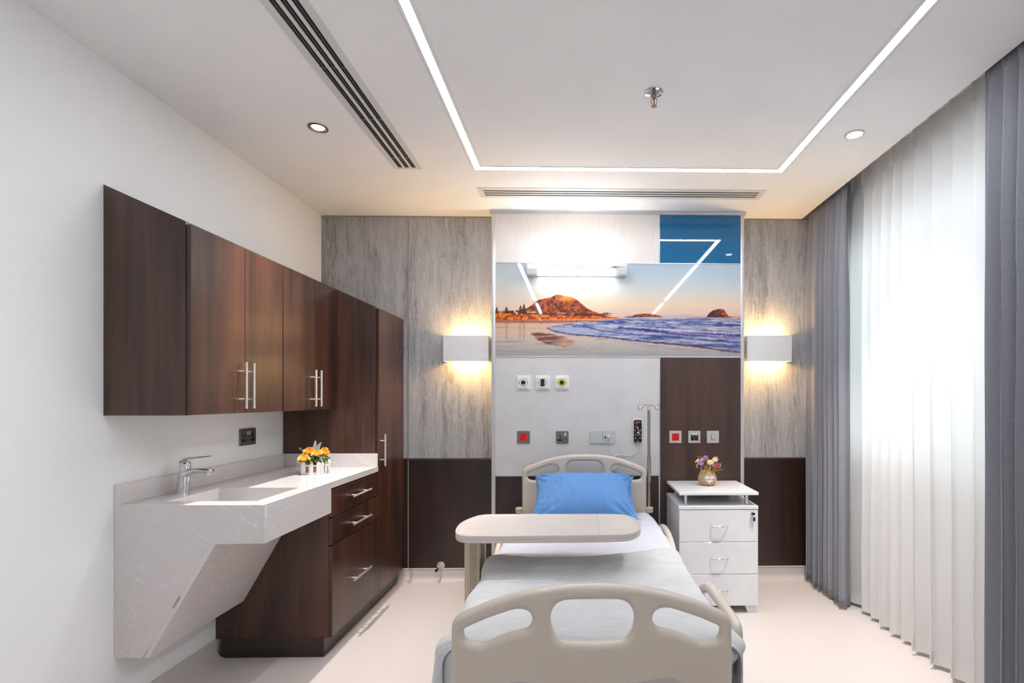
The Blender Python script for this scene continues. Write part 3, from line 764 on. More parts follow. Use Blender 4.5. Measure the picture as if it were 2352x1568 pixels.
pf.box(LX0, LX1, LYN, LYN + .01, ZC - dd - .0015, ZC + .01)
for x in (LX0 - .012, LX1 + .010): pf.box(x, x + .002, LYN, LYF + .01, ZC - .001, ZC + .004)
for x in (LX0 + LW + .008, LX1 - LW - .010): pf.box(x, x + .002, LYN, LYF - LW - .01, ZC - .001, ZC + .004)
pf.make('profile', MT['alu_white'], ls, smooth=False)

def downlight(x, y, trim, label):
    d = empty('downlight', (x, y, ZC), label=label, cat='downlight', group='round ceiling downlights')
    z = 0
    M().lathe([(.046, -.0005), (.048, -.005), (.040, -.006), (.033, -.002), (.033, .0)], n=36, cap=False).make('trim_ring', MT[trim], d, local=True)
    M().lathe([(.033, -.002), (.031, .0), (.001, .0005)], n=30, cap=False).make('reflector', MT['chrome'], d, local=True)
    M().lathe([(.0005, -.0045), (.024, -.0045), (.027, -.002)], n=30, cap=False).make('lens', MT['lens'], d, local=True)
    L_ = bpy.data.lights.new('lamp', 'SPOT'); L_.energy = DOWNLIGHT_W; L_.spot_size = math.radians(74); L_.spot_blend = 1.0; L_.shadow_soft_size = 0.018
    L_.color = (1.0, .97, .93)
    lo = bpy.data.objects.new('lamp', L_); col.objects.link(lo); lo.parent = d; lo.location = (0, 0, -.02)
downlight(-1.338, 2.672, 'pewter', 'dark rimmed round downlight left of the long slot vent')
downlight(1.458, 2.680, 'alu_white', 'white rimmed round downlight near the window curtains')

def slot_vent(name, x0, x1, y0, y1, slots, along, label, bars):
    z = ZC
    v = empty(name, ((x0 + x1) / 2, (y0 + y1) / 2, z), label=label, cat='air vent', group='linear slot diffusers in the ceiling')
    fr = M(); lo = -.0025 if along == 'x' else -.004
    if along == 'y':
        e = [x0] + [k for s in slots for k in s] + [x1]
        for i in range(0, len(e), 2): fr.box(e[i], e[i + 1], y0, y1, z + lo, z + .0)
        for (a, b) in slots: fr.box(a, b, y0, y0 + .02, z + lo, z).box(a, b, y1 - .02, y1, z + lo, z)
    else:
        e = [y0] + [k for s in slots for k in s] + [y1]
        for i in range(0, len(e), 2): fr.box(x0, x1, e[i], e[i + 1], z + lo, z + .0)
        for (a, b) in slots: fr.box(x0, x0 + .035, a, b, z + lo, z).box(x1 - .035, x1, a, b, z + lo, z)
    fr.make('frame', MT['alu_white'], v, smooth=False)
    for (a, b) in slots:
        bk = M(); bl_ = M()
        if along == 'y':
            bk.box(a, b, y0 + .02, y1 - .02, z - .0008, z + .0)
            bl_.box(a + (b - a) * .40, a + (b - a) * .62, y0 + .02, y1 - .02, z - .003, z - .001)
            for yy in bars: M().box(a, b, yy - .006, yy + .006, z - .0036, z - .001).make('spacer_bar', MT['pewter'], v, smooth=False)
        else:
            bk.box(x0 + .035, x1 - .035, a, b, z - .0008, z + .0)
            bl_.box(x0 + .035, x1 - .035, a + (b - a) * .45, a + (b - a) * .6, z - .002, z - .001)
        bk.make('slot_throat', MT['dark'], v, smooth=False); bl_.make('deflector_blade', MT['darkslot'], v, smooth=False)
slot_vent('slot_diffuser', -1.115, -.945, .35, 3.137, [(-1.082, -1.057), (-1.042, -1.017), (-1.002, -.977)], 'y', 'long black slotted air vent in the ceiling beside the dark rimmed downlight', [.95, 1.35, 1.78, 2.182, 2.585, 2.992])
slot_vent('slot_diffuser', -.672, 1.262, 3.408, 3.575, [(3.448, 3.466), (3.484, 3.502), (3.520, 3.538)], 'x', 'three slot air vent in the ceiling directly above the bedhead unit', [])

sp = empty('fire_sprinkler', (.345, 2.33, ZC), label='chrome and brass fire sprinkler head in the middle of the ceiling', cat='sprinkler')
M().lathe([(.041, -.0005), (.041, -.004), (.030, -.007), (.027, -.0045), (.024, -.002), (.001, -.001)], n=36, cap=False).make('escutcheon', MT['chrome'], sp, local=True)
M().lathe([(.011, 0), (.011, -.020), (.008, -.022), (.008, -.030)], n=16).make('body', MT['brass'], sp, local=True)
a = M()
for s in (-1, 1): a.tube(smooth_path([(s * .008, 0, -.028), (s * .0125, 0, -.036), (s * .0125, 0, -.050), (s * .003, 0, -.060)], 4), .0018, 8)
a.make('frame_arm', MT['brass'], sp, local=True)
M().cyl((0, 0, -.030), (0, 0, -.056), .0024, 10).make('glass_bulb', MT['bulb'], sp, local=True)
df = M(); df.cyl((0, 0, -.060), (0, 0, -.064), .004, 10)
for k in range(12):
    t_ = 2 * math.pi * k / 12; df.tube([(math.cos(t_) * .003, math.sin(t_) * .003, -.064), (math.cos(t_) * .0145, math.sin(t_) * .0145, -.0655)], .0019, 6, .5)
df.make('deflector', MT['brass'], sp, local=True)

# ---------------------------------------------------------------- cabinets on the left wall
SL = .447
def ztop(x): return CAMZ + .603 + (-1.332 - x) * SL
XU, XT = -1.603, -1.332
def door(parent, x_face, y0, y1, z0, z1, name='door', mt='walnut', gap=.0015, th=.018):
    return M().box(x_face - th, x_face, y0 + gap, y1 - gap, z0 + gap, z1 - gap, .0012, 1).make(name, MT[mt], parent)
def pull_v(parent, x_face, y, za, zb, r=.0062):
    h = M(); xo = x_face + .034
    h.cyl((xo, y, za), (xo, y, zb), r, 14)
    for z in (za + (zb - za) * .2, za + (zb - za) * .8): h.cyl((x_face - .001, y, z), (xo, y, z), .0045, 10)
    return h.make('handle', MT['steel'], parent)
def pull_h(parent, x_face, ya, yb, z, r=.0065):
    h = M(); xo = x_face + .034
    h.cyl((xo, ya, z), (xo, yb, z), r, 14)
    for y in (ya + (yb - ya) * .18, ya + (yb - ya) * .82): h.cyl((x_face - .001, y, z), (xo, y, z), .0048, 10)
    return h.make('handle', MT['steel'], parent)

def wall_cabinet(y0, ym, y1, hy, label):
    zb = 1.330; xf = XU
    c = empty('wall_cabinet', ((XL + XU) / 2, (y0 + y1) / 2, zb), label=label, cat='cabinet', group='sloping top walnut wall cabinets')
    pr = [(XL + .001, zb), (xf - .019, zb), (xf - .019, ztop(xf - .019)), (XL + .001, ztop(XL))]
    M().prism(pr, 'y', y0, y1 - .001, .0008).make('body', MT['walnut'], c)
    for (a, b, h) in ((y0 + .002, ym, hy[0]), (ym, y1 - .002, hy[1])):
        d = door(c, xf, a, b, zb, ztop(xf) - .002)
        pull_v(d, xf, h, 1.352, 1.572)
wall_cabinet(2.158, 2.508, 2.825, (2.464, 2.521), 'walnut double door wall cabinet nearest the viewer, above the basin')
wall_cabinet(2.826, 3.157, 3.445, (3.112, 3.175), 'walnut double door wall cabinet between the near one and the tall cupboard')

tc = empty('tall_cupboard', ((XL + XT) / 2, 3.70, 0), label='tall dark walnut cupboard in the back left corner with one steel handle', cat='cupboard')
pr = [(XL + .001, .104), (XT - .019, .104), (XT - .019, ztop(XT - .019)), (XL + .001, ztop(XL))]
M().prism(pr, 'y', 3.447, YB - .004, .0008).make('body', MT['walnut'], tc)
d = door(tc, XT, 3.466, YB - .004, .104, ztop(XT) - .002)
pull_v(d, XT, 3.486, .946, 1.160)
M().box(XL + .03, XT - .045, 3.449, YB - .06, .0, .104).make('plinth', MT['kick'], tc, smooth=False)

bc = empty('drawer_cabinet', ((XL + XT) / 2, 3.13, 0), label='walnut base cabinet with three drawers under the veined counter', cat='cabinet')
M().box(XL + .001, XT - .019, 2.813, 3.446, .104, .908, .0008, 1).make('body', MT['walnut'], bc)
for (a, b, z) in ((.756, .906, .833), (.604, .753, .671), (.106, .601, .347)):
    d = door(bc, XT, 2.813 - .003, 3.465, a, b, 'drawer')
    pull_h(d, XT, 3.005, 3.255, z)
pl = M(); o2 = rrect(.56, 0.1, .02)
pl.box(XL + .03, XT - .045, 2.813, 3.446, 0, .104, .003)
pl.make('plinth', MT['kick'], bc)

# ---------------------------------------------------------------- veined counter with integral basin
CZ = .950; CY0, CY1 = 2.207, 3.445; XF = -1.329; AZ = .785; AY = 2.795
ct = empty('washbasin_counter', ((XL + XF) / 2, 2.8, CZ), label='white veined stone counter with integral rectangular basin on the left wall', cat='washbasin counter')
BX0, BX1, BY0, BY1 = -1.808, -1.412, 2.290, 2.628
tp = M(); th = .034
tp.box(XL + .001, BX0, CY0 + .018, CY1, CZ - th, CZ).box(BX0, BX1, CY0 + .018, BY0, CZ - th, CZ).box(BX0, BX1, BY1, CY1, CZ - th, CZ)
tp.box(BX1, XF - .0195, CY0 + .018, AY, CZ - th, CZ).box(BX1, XF, AY, CY1, CZ - th, CZ)
tp.make('worktop', MT['marble'], ct, smooth=False)
bs = M(); zf = CZ - .125
o0 = [(BX0, BY0), (BX1, BY0), (BX1, BY1), (BX0, BY1)]
bs.rings([[(p[0], p[1], z) for p in inset(o0, dd_)] for dd_, z in ((-.012, CZ - th), (-.012, zf - .014), (-.0, zf - .014))][::-1] if False else
         [[(p[0], p[1], z) for p in inset(o0, q)] for q, z in ((-.014, zf - .016), (-.014, CZ - .005), (0, CZ - .003), (.004, zf + .010), (.014, zf))])
bs.make('basin', MT['marble'], ct, smooth=False)
M().cyl(((BX0 + BX1) / 2, (BY0 + BY1) / 2, zf - .001), ((BX0 + BX1) / 2, (BY0 + BY1) / 2, zf + .003), .022).make('drain', MT['chrome'], ct)
M().box(XF - .020, XF, CY0 + .0175, AY, AZ, CZ, .0005, 1).make('apron', MT['marble'], ct)
sd = [(XL + .001, 1.036), (XL + .014, 1.036), (XL + .014, CZ), (XF - .0005, CZ), (XF - .0005, AZ), (-1.531, AZ), (-1.560, AZ - .05), (-1.836, .307), (XL + .001, .307)]
M().prism(sd, 'y', CY0 - .001, CY0 + .018, .001).make('side_panel', MT['marble'], ct)
M().prism([(-1.531, AZ + .001), (-1.806, .307), (-1.834, .307), (-1.562, AZ + .001)], 'y', CY0 + .004, 2.812).make('sloping_panel', MT['marble'], ct, smooth=False)
M().prism([(-1.534, AZ - .003), (-1.808, .309), (-1.830, .309), (-1.556, AZ - .003)], 'y', CY0 - .0035, CY0 + .004, .0012).make('edge_strip', MT['marble'], ct)
M().box(-1.54, XF - .02, CY0 + .018, AY, AZ + .001, AZ + .02).make('soffit', MT['marble'], ct, smooth=False)
sx_, sz_ = at(407, 1382, CY0)
q = []
for (u, v) in rrect(.058, .009, .0044): 
    an = math.atan2(AZ - .307, -1.531 + 1.806); q.append((sx_ + u * math.cos(an) - v * math.sin(an), sz_ + u * math.sin(an) + v * math.cos(an)))
M().prism(q, 'y', CY0 - .0042, CY0 - .0030).make('finger_slot', mat('slot_shade', (176, 160, 158), .6), ct, smooth=False)
M().box(XL + .001, XL + .014, CY0 + .018, CY1, CZ, 1.036, .0012, 1).box(XL + .014, XF - .002, CY1 - .013, CY1 + .0005, CZ, 1.036, .0012, 1).make('backsplash', MT['marble'], ct)

# tap
fx, fy_ = -1.885, 2.487
fa = empty('basin_tap', (fx, fy_, CZ), label='chrome single lever mixer tap standing on the counter behind the basin', cat='tap')
bd = M()
rs = []
for (z, cx_, rx, ry) in ((0, 0, .0285, .025), (.004, 0, .0285, .025), (.03, .003, .0265, .024), (.07, .007, .0245, .0225), (.105, .011, .024, .022), (.128, .014, .024, .022), (.134, .014, .021, .019)):
    rs.append([(cx_ + rx * math.cos(a_), ry * math.sin(a_), z) for a_ in (2 * math.pi * k / 24 for k in range(24))])
bd.rings(rs)
sp_ = smooth_path([(.012, 0, .088), (.035, 0, .100), (.065, 0, .106), (.100, 0, .106), (.128, 0, .104), (.142, 0, .108)], 5)
rr = [np.interp(i, [0, 8, 16, 24, len(sp_) - 1], [.026, .0165, .0125, .0115, .004]) for i in range(len(sp_))]
bd.tube(sp_, rr, 16, 0.85)
bd.make('body', MT['chrome'], fa, local=True)
M().cyl((.122, 0, .102), (.119, 0, .086), .0105, 18, .010).make('aerator', MT['chrome'], fa, local=True)
lv = M(); lv.ball((.014, 0, .137), .022, .8)
lp = smooth_path([(-.006, 0, .148), (.02, 0, .163), (.06, 0, .168), (.10, 0, .172), (.135, 0, .176)], 5)
lv.tube(lp, [np.interp(i, [0, 5, 10, 20], [.016, .020, .014, .006]) for i in range(len(lp))], 14, .38)
lv.make('lever', MT['chrome'], fa, local=True)

# ---------------------------------------------------------------- flower arrangements
def petal(mm, c, ang, tilt, r, w, h, curl=.3):
    """curved petal fan around axis through c"""
    def fn(u, v):
        a_ = ang + (u - .5) * w
        rad = r * (0.35 + .65 * math.sin(v * 1.45) * (1 - .0 * abs(u - .5)))
        rad += curl * r * max(0, v - .7) * 1.2
        z = h * v * (1 - .25 * (2 * abs(u - .5)) ** 2) 
        return (c[0] + math.cos(a_) * rad, c[1] + math.sin(a_) * rad * tilt[1] - tilt[0] * z, c[2] + z * tilt[2] + math.sin(a_) * rad * (tilt[0]))
    mm.grid(fn, 5, 4)
def rose(c, r, mt, parent, lean=.5):
    mm = M(); lean = .62; t3 = (lean, math.sqrt(1 - lean ** 2), math.sqrt(1 - lean ** 2)); rnd = random.Random(int(abs(c[0] * 1e4)))
    for ring, (rad, n_, hh) in enumerate(((.20, 3, 1.35), (.40, 4, 1.35), (.62, 5, 1.2), (.85, 6, .95), (1.0, 6, .6))):
        for k in range(n_): petal(mm, (c[0], c[1], c[2] - r * .4), 2 * math.pi * k / n_ + ring * .7 + rnd.uniform(-.1, .1), t3, r * rad, 2 * math.pi / n_ * 1.35, r * hh, .35 if ring > 2 else 0)
    return mm.make('rose', MT[mt], parent, local=True, ang=60)
def leaf(mm, p, d, L_, w, droop=.3):
    p = Vector(p); d = Vector(d).normalized(); s = d.cross(Vector((0, 0, 1))).normalized()
    def fn(u, v):
        q = p + d * L_ * v + Vector((0, 0, -droop * L_ * v * v)) + s * (u - .5) * w * math.sin(math.pi * min(1, v * .95 + .03)) + Vector((0, 0, abs(u - .5) * w * .4))
        return tuple(q)
    mm.grid(fn, 4, 6)
cf = empty('flower_crate', (-1.575, 3.118, CZ), label='small white picket crate of orange and yellow roses on the veined counter', cat='flower arrangement')
w2, d2, hh = .0575, .052, .078
pk = M()
def picket(x, y, dx, dy, h):
    ww = .0125
    n_ = (dy, -dx)
    pts = [(-ww, 0), (ww, 0), (ww, h - .010), (0, h), (-ww, h - .010)]
    vs = [(x + dx * a_ + n_[0] * o3, y + dy * a_ + n_[1] * o3, b_) for o3 in (0, .004) for a_, b_ in pts]
    pk._add(vs, [(0, 1, 2, 3, 4), (9, 8, 7, 6, 5)] + [(i, 5 + i, 5 + (i + 1) % 5, (i + 1) % 5) for i in range(5)])
for k in range(3):
    xx = -w2 + .0125 + k * (2 * w2 - .025) / 2; picket(xx, -d2, 1, 0, hh); picket(xx, d2, -1, 0, hh)
for k in range(3):
    yy = -d2 + .014 + k * (2 * d2 - .028) / 2; picket(w2, yy, 0, 1, hh - .002); picket(-w2, yy, 0, -1, hh - .002)
pk.make('picket', MT['picket'], cf, local=True, smooth=False)
rl = M()
for z in (.002, hh - .030): rl.box(-w2 + .001, w2 - .001, -d2 + .0005, d2 - .0005, z, z + .010)
rl.make('rail', MT['picket'], cf, local=True, smooth=False)
M().box(-w2 + .004, w2 - .004, -d2 + .004, d2 - .004, .001, .058).make('liner', MT['crate'], cf, local=True, smooth=False)
for (x, y, z, r, mt_) in ((-.040, -.052, .096, .030, 'rose2'), (-.030, -.010, .132, .031, 'rose'), (.024, -.030, .122, .027, 'rose2'), (.062, .0, .124, .021, 'rose'), (-.058, -.022, .104, .022, 'rose'), (.040, .03, .138, .020, 'rose'), (-.005, .03, .12, .026, 'rose')):
    rose((x, y, z), r, mt_, cf)
lf = M(); rnd = random.Random(4)
for k in range(46):
    a_ = rnd.uniform(-math.pi, math.pi); leaf(lf, (math.cos(a_) * .035, math.sin(a_) * .03, rnd.uniform(.070, .11)), (math.cos(a_), math.sin(a_), rnd.uniform(-.5, .8)), rnd.uniform(.03, .05), rnd.uniform(.012, .022))
lf.make('leaf', MT['leaf'], cf, local=True, ang=80)
lf = M()
for k in range(34):
    a_ = rnd.uniform(-math.pi, math.pi); b_ = (math.cos(a_) * .06, math.sin(a_) * .045, rnd.uniform(.06, .12))
    for j in range(3): leaf(lf, b_, (rnd.uniform(-1, 1), rnd.uniform(-1, 1), rnd.uniform(-.6, 1)), .016, .009)
for (sx2, y_) in ((-.078, -.02), (.085, .0), (-.07, .01)):
    for k in range(8): leaf(lf, (sx2 + rnd.uniform(-.008, .012), y_ - .02, .085 - k * .008), (rnd.uniform(-1, 1), -1, rnd.uniform(-.5, .5)), .016, .009)
lf.make('sprig', MT['sprig'], cf, local=True, ang=80)
lf = M()
for k in range(40):
    a_ = rnd.uniform(-math.pi, math.pi); leaf(lf, (math.cos(a_) * .055, math.sin(a_) * .05, rnd.uniform(.075, .13)), (math.cos(a_) + rnd.uniform(-.5, .5), math.sin(a_) - .3, rnd.uniform(-.8, .9)), rnd.uniform(.014, .026), rnd.uniform(.007, .012))
lf.make('foliage', MT['leaf_l'], cf, local=True, ang=80, kind='stuff')
fn_ = M()
for (bx, bz, dx_) in ((-.05, .12, -.85), (.0, .14, .05), (.012, .14, .45)):
    for k in range(10):
        t_ = k / 9; L_ = .05 * t_
        c_ = (bx + dx_ * L_, -.01, bz + .05 * t_ * (1 - abs(dx_) * .5))
        for s in (-1, 1): fn_.tube([c_, (c_[0] + s * .016 * (1 - t_ * .8), c_[1], c_[2] + .010)], .0012, 5)
fn_.make('fern', MT['fern'], cf, local=True)

bx_, by_ = 0.912, 3.610
BT = .790
bk = empty('flower_basket', (bx_, by_, BT), label='little wicker basket of lilac and cream flowers on the white bedside cabinet', cat='flower basket')
wk = M(); nr = 12
pr_ = lambda t_: .044 + .017 * math.sin(math.pi * min(1, t_ * 1.02) ** .85)
for k in range(nr):
    t_ = (k + .5) / nr; R_ = pr_(t_) - .002
    wk.tube([(math.cos(a_) * (R_ + .0022 * (1 if (j + k) % 2 else -1)), math.sin(a_) * (R_ + .0022 * (1 if (j + k) % 2 else -1)), .004 + t_ * .094) for j, a_ in enumerate(2 * math.pi * i / 28 for i in range(28))], .0046, 7, closed=True)
wk.lathe([(.040, .001), (.056, .03), (.056, .06), (.044, .092)], n=20)
wk.make('basket', MT['wicker'], bk, local=True)
hd = M(); hp = [(math.cos(a_) * .046, 0, .095 + .082 * math.sin(a_)) for a_ in (math.pi * k / 26 for k in range(27))]
hd.tube(hp, .0028, 8); 
for k in range(26): hd.ball((hp[k][0], -.0015, hp[k][2]), .0036, 1, 6)
hd.make('handle', MT['wicker'], bk, local=True)
hc = []
for k in range(40):
    t_ = 2 * math.pi * k / 40; hc.append((16 * math.sin(t_) ** 3 / 16 * .036, (13 * math.cos(t_) - 5 * math.cos(2 * t_) - 2 * math.cos(3 * t_) - math.cos(4 * t_)) / 16 * .034))
ht = curve_mesh('heart_tag', [hc], mat('heart_wood', (226, 212, 202), .5), bk, .0012, .0008, Matrix.Translation((-.001, -.0635, .050)) @ FRONT, local=True)
hl = M(); hl.tube([(x * .84 - .001, -.0657, z * .84 + .0505) for x, z in hc], .0005, 5, closed=True); hl.make('heart_outline', MT['ltext'], bk, local=True)
text_mesh('lettering', 'I Love You', .0145, MT['black'], bk, Matrix.Translation((-.0015, -.0662, .050)) @ FRONT, shear=.35, align='CENTER')
def pom(c, r, mt_):
    mm = M(); rnd = random.Random(int(c[0] * 1e4) + 7)
    mm.ball(c, r * .72, .8, 8)
    for k in range(120):
        v = Vector((rnd.gauss(0, 1), rnd.gauss(0, 1), rnd.gauss(0, 1))).normalized()
        if v.z < -.6: v.z *= -1
        p = Vector(c) + Vector((v.x, v.y, v.z * .85)) * r * .55
        mm.tube([p, p + v * r * .5], [r * .12, r * .07], 5)
    return mm.make('blossom', MT[mt_], bk, local=True)
for (x, y, z, r, mt_) in ((-.056, -.030, .156, .0225, 'lilac'), (-.014, .0, .188, .021, 'lilac'), (.012, -.034, .160, .0235, 'creamfl'), (.050, -.010, .176, .020, 'creamfl'), (.064, .01, .180, .018, 'lilac'), (-.066, .0, .168, .015, 'creamfl'), (.036, -.034, .136, .015, 'lilac'), (.066, -.02, .144, .013, 'lilac'), (-.034, .006, .178, .012, 'creamfl')):
    pom((x, y, z), r, mt_)
lf = M()
for (x, dx_, dz_, L_, w) in ((-.012, -.75, .55, .062, .016), (-.02, -.3, .8, .04, .018), (.004, .05, 1, .068, .010), (.014, .6, .6, .05, .020), (.02, 1, .45, .082, .013), (-.004, -.2, 1, .05, .010)):
    leaf(lf, (x, -.042, .094), (dx_, -.25, dz_), L_, w, .1)
lf.make('leaf', MT['leaf_l'], bk, local=True, ang=80)
rnd = random.Random(9)
for (cx_, cz_) in ((-.020, .130), (.052, .132), (.040, .122), (.062, .142)):
    rt = M()
    for k in range(16):
        d_ = Vector((rnd.uniform(-1, 1), rnd.uniform(-.6, .3), rnd.uniform(-.8, 1))).normalized(); p = Vector((cx_, -.035, cz_)); rt.tube([p, p + d_ * .018], [.0018, .0030], 5)
    rt.make('dried_sprig', MT['rust'], bk, local=True)
for (x, dx_) in ((-.05, -.5), (-.045, -.1), (.045, .2), (.055, .45)): M().tube([(x, 0, .15), (x + dx_ * .035, -.002, .205)], [.0018, .0012], 6).make('twig', MT['sprig'], bk, local=True)
tg = M()
for k in range(26):
    s_ = -1 if k % 2 else 1; tg.ball((s_ * rnd.uniform(.065, .088), rnd.uniform(-.03, .01), rnd.uniform(.125, .168)), rnd.uniform(.0022, .0038), 1, 5)
tg.make('filler_buds', MT['sprig'], bk, local=True, kind='stuff')

# ---------------------------------------------------------------- switch plates, sockets and outlets
def plate(name, loc, rz, w, h, mt_, label, cat, group=None, th=.008):
    e_ = empty(name, loc, rz, label=label, cat=cat, group=group)
    m_ = M(); ol = rrect(w, h, .004)
    m_.rings([[(p[0], y, p[1]) for p in inset(ol, d_)] for d_, y in ((0, -.0002), (0, -th + .002), (.002, -th))][::1])
    m_.make('plate', MT[mt_], e_, local=True)
    return e_
def lbox(par, name, mt_, x0, x1, z0, z1, y=-.010, y1=-.006, bev=0):
    return M().box(x0, x1, y, y1, z0, z1, bev).make(name, MT[mt_], par, local=True)
def pins(par, y=-.0125, s=1.0):
    for (a, b, c_, d) in ((-.004, .004, .009, .019), (-.017, -.008, -.016, -.010), (.008, .017, -.016, -.010)): lbox(par, 'pin_hole', 'hole', a * s, b * s, c_ * s, d * s, y, y + .003)
    pass
yw = YP - .0005
def loc(px, py): a_ = at(px, py, YP); return (a_[0], yw, a_[1])
p_ = plate('red_socket', loc(1202.5, 1003.5), 0, .092, .092, 'pewter', 'red faced socket in a pewter plate, leftmost on the pale grey panel', 'socket')
lbox(p_, 'face', 'red', -.026, .026, -.026, .026, -.0115); pins(p_)
p_ = plate('red_socket', loc(1551, 1003), 0, .091, .091, 'sateen', 'red faced socket in a pale steel plate on the walnut panel', 'socket')
lbox(p_, 'face', 'red', -.026, .026, -.026, .026, -.0115); pins(p_)
p_ = plate('usb_socket', loc(1291.5, 1003.5), 0, .091, .091, 'pewter', 'pewter switched socket with two charging ports on the pale grey panel', 'socket')
for q in ((-.020, -.010, -.006, .012), (-.034, .002, -.028, -.014), (.010, .032, -.034, -.010)): lbox(p_, 'socket_hole', 'hole', *q, -.0085, -.0075)
lbox(p_, 'rocker', 'sateen', .016, .030, .010, .034, -.013)
for q in ((.014, .028, -.020, -.016), (.014, .028, -.029, -.025)): lbox(p_, 'usb_port', 'sateen', *q, -.0095, -.0080)
p_ = plate('data_plate', loc(1383.5, 1003.5), 0, .190, .096, 'grey_pl', 'wide blue grey double plate holding the white call cord plug', 'wall plate')
lbox(p_, 'seam', 'darkslot', -.0008, .0008, -.046, .046, -.0086, -.0075)
lbox(p_, 'jack', 'grey_pl', .012, .050, -.020, .022, -.0115)
lbox(p_, 'port_hole', 'hole', .014, .027, -.008, .005, -.0122, -.0110)
p_ = plate('network_socket', loc(1594.5, 1003), 0, .091, .091, 'sateen', 'pale steel twin network socket in the middle of the walnut panel plates', 'socket')
lbox(p_, 'window', 'black', -.027, .027, -.026, .026, -.0105)
lbox(p_, 'label_strip', 'white_pl', -.025, .025, .015, .026, -.0112)
for q in ((-.016, -.008, .003, .007), (.008, .016, .003, .007), (-.0008, .0008, -.024, .000)): lbox(p_, 'shutter', 'grey_pl', *q, -.0115, -.0100)
p_ = plate('light_switch', loc(1637, 1003), 0, .091, .091, 'sateen', 'pale steel single rocker light switch on the walnut panel', 'switch')
lbox(p_, 'surround', 'pewter', -.0115, .0115, -.0195, .0195, -.0095, bev=.001); lbox(p_, 'rocker', 'steel', -.0085, .0085, -.0165, .0165, -.013, bev=.002)
# double socket on the left wall, facing +X
p_ = plate('double_socket', (XL + .0003, 3.076, 1.174), math.pi / 2, .146, .098, 'pewter', 'pewter double socket on the white wall above the counter', 'socket')
for cx_ in (-.040, .040):
    lbox(p_, 'socket_hole', 'hole', cx_ - .006, cx_ + .006, -.002, .018, -.0086, -.0075); lbox(p_, 'socket_hole', 'hole', cx_ - .019, cx_ + .019, -.026, -.011, -.0086, -.0075)
lbox(p_, 'surround', 'black', -.016, .016, .010, .036, -.0090)
lbox(p_, 'rocker', 'sateen', -.0145, -.001, .012, .034, -.0125); lbox(p_, 'rocker', 'sateen', .001, .0145, .012, .034, -.0125)
# medical gas outlets
def gas(px, ring, label, bars):
    e_ = plate('gas_outlet', loc(px, 878.5), 0, .108, .108, 'white_pl', label, 'gas outlet', 'round medical gas outlets', .006)
    m_ = M(); ol = rrect(.083, .083, .004)
    m_.rings([[(p[0], y, p[1]) for p in inset(ol, d_)] for d_, y in ((0, -.005), (0, -.013), (.003, -.016))]); m_.make('raised_frame', MT['white_pl'], e_, local=True)
    M().lathe([(.0285, .016), (.0285, .0185), (.0265, .019), (.0005, .019)], n=36, axis='y', cap=False).make('rim', MT['black'], e_, local=True)
    M().lathe([(.0262, .019), (.0262, .0205), (.0165, .0205), (.0165, .019)], n=36, axis='y', cap=False).make('colour_ring', MT[ring], e_, local=True)
    if bars:
        for s in (-1, 1):
            b_ = M(); b_.prism([(-.013, s * .012), (.013, s * .012), (.018, s * .0195), (.0, s * .0262), (-.018, s * .0195)], 'y', -.0215, -.0200)
            b_.make('black_segment', MT['black'], e_, local=True)
    M().lathe([(.0162, .019), (.0162, .0225), (.010, .023), (.0065, .0215), (.0005, .0215)], n=30, axis='y', cap=False).make('probe_port', MT['black'], e_, local=True)
    for q in ((-.037, -.029), (.029, .037)): lbox(e_, 'index_mark', 'ltext', *q, -.0012, .0012, -.0172, -.0158)
gas(1202.5, 'white_pl', 'white ringed medical gas outlet, leftmost of the three in a row', False)
gas(1246.5, 'white_pl', 'black and white segmented medical gas outlet between the other two', True)
gas(1290.5, 'yellow', 'yellow ringed medical gas outlet on the pale grey panel', False)

# bedside remote on its cord
rc = at(1464, 990, YP)
rm = empty('remote_control', (rc[0], yw, rc[1]), label='black screened call handset in a white holder beside the drip pole', cat='remote control')
def rl_(w, h, r, y0, y1, name, mt_, cz=0, cx_=0, ins=.002):
    ol = rrect(w, h, r, 6, cx_, cz)
    m_ = M(); m_.rings([[(p[0], y, p[1]) for p in inset(ol, d_)] for d_, y in ((0, y0), (0, y1 + ins), (ins, y1))]); return m_.make(name, MT[mt_], rm, local=True)
rl_(.070, .186, .020, -.0002, -.020, 'body', 'white_pl', ins=.004)
rl_(.060, .172, .015, -.018, -.0225, 'face', 'black')
rl_(.034, .011, .005, -.0215, -.0245, 'call_button', 'red', cz=.073)
rl_(.058, .0012, .0004, -.0215, -.0232, 'divider_line', 'white_pl', cz=.0645, ins=.0002)
rl_(.022, .006, .002, -.0215, -.0232, 'badge', 'grey_pl', cz=-.0775, ins=.0005)
ic = M(); y0_ = -.0235
for s in (-1, 1):
    cx_ = s * .020; ic.prism([(cx_ - s * .004, .013), (cx_ - s * .002, .015), (cx_ + s * .004, .008), (cx_ - s * .002, .001), (cx_ - s * .004, .003), (cx_ + s * .0005, .008)], 'y', y0_, -.0222)
for cx_ in (-.016, .0, .017): ic.box(cx_ - .0045, cx_ + .0045, y0_, -.0222, -.0275, -.0245)
ic.box(.0155, .0185, y0_, -.0222, -.0305, -.0215)
ic.cyl((-.0025, -.0222, .030), (-.0025, y0_, .030), .0055).cyl((.0005, -.0222, -.010), (.0005, y0_, -.010), .0055)
ic.prism([(.000, .024), (.004, .022), (.014, -.018), (.010, -.018)], 'y', y0_, -.0222)
for cx_ in (-.016, .017): ic.cyl((cx_, -.0222, -.049), (cx_, y0_, -.049), .0035)
for cx_ in (-.012, -.004): ic.cyl((cx_, -.0222, .056), (cx_, y0_, .056), .0018)
ic.make('screen_icon', MT['white_pl'], rm, local=True, smooth=False)
M().cyl((-.017, -.0222, .038), (-.017, y0_, .038), .0042).make('blue_icon', MT['skyblue'], rm, local=True)
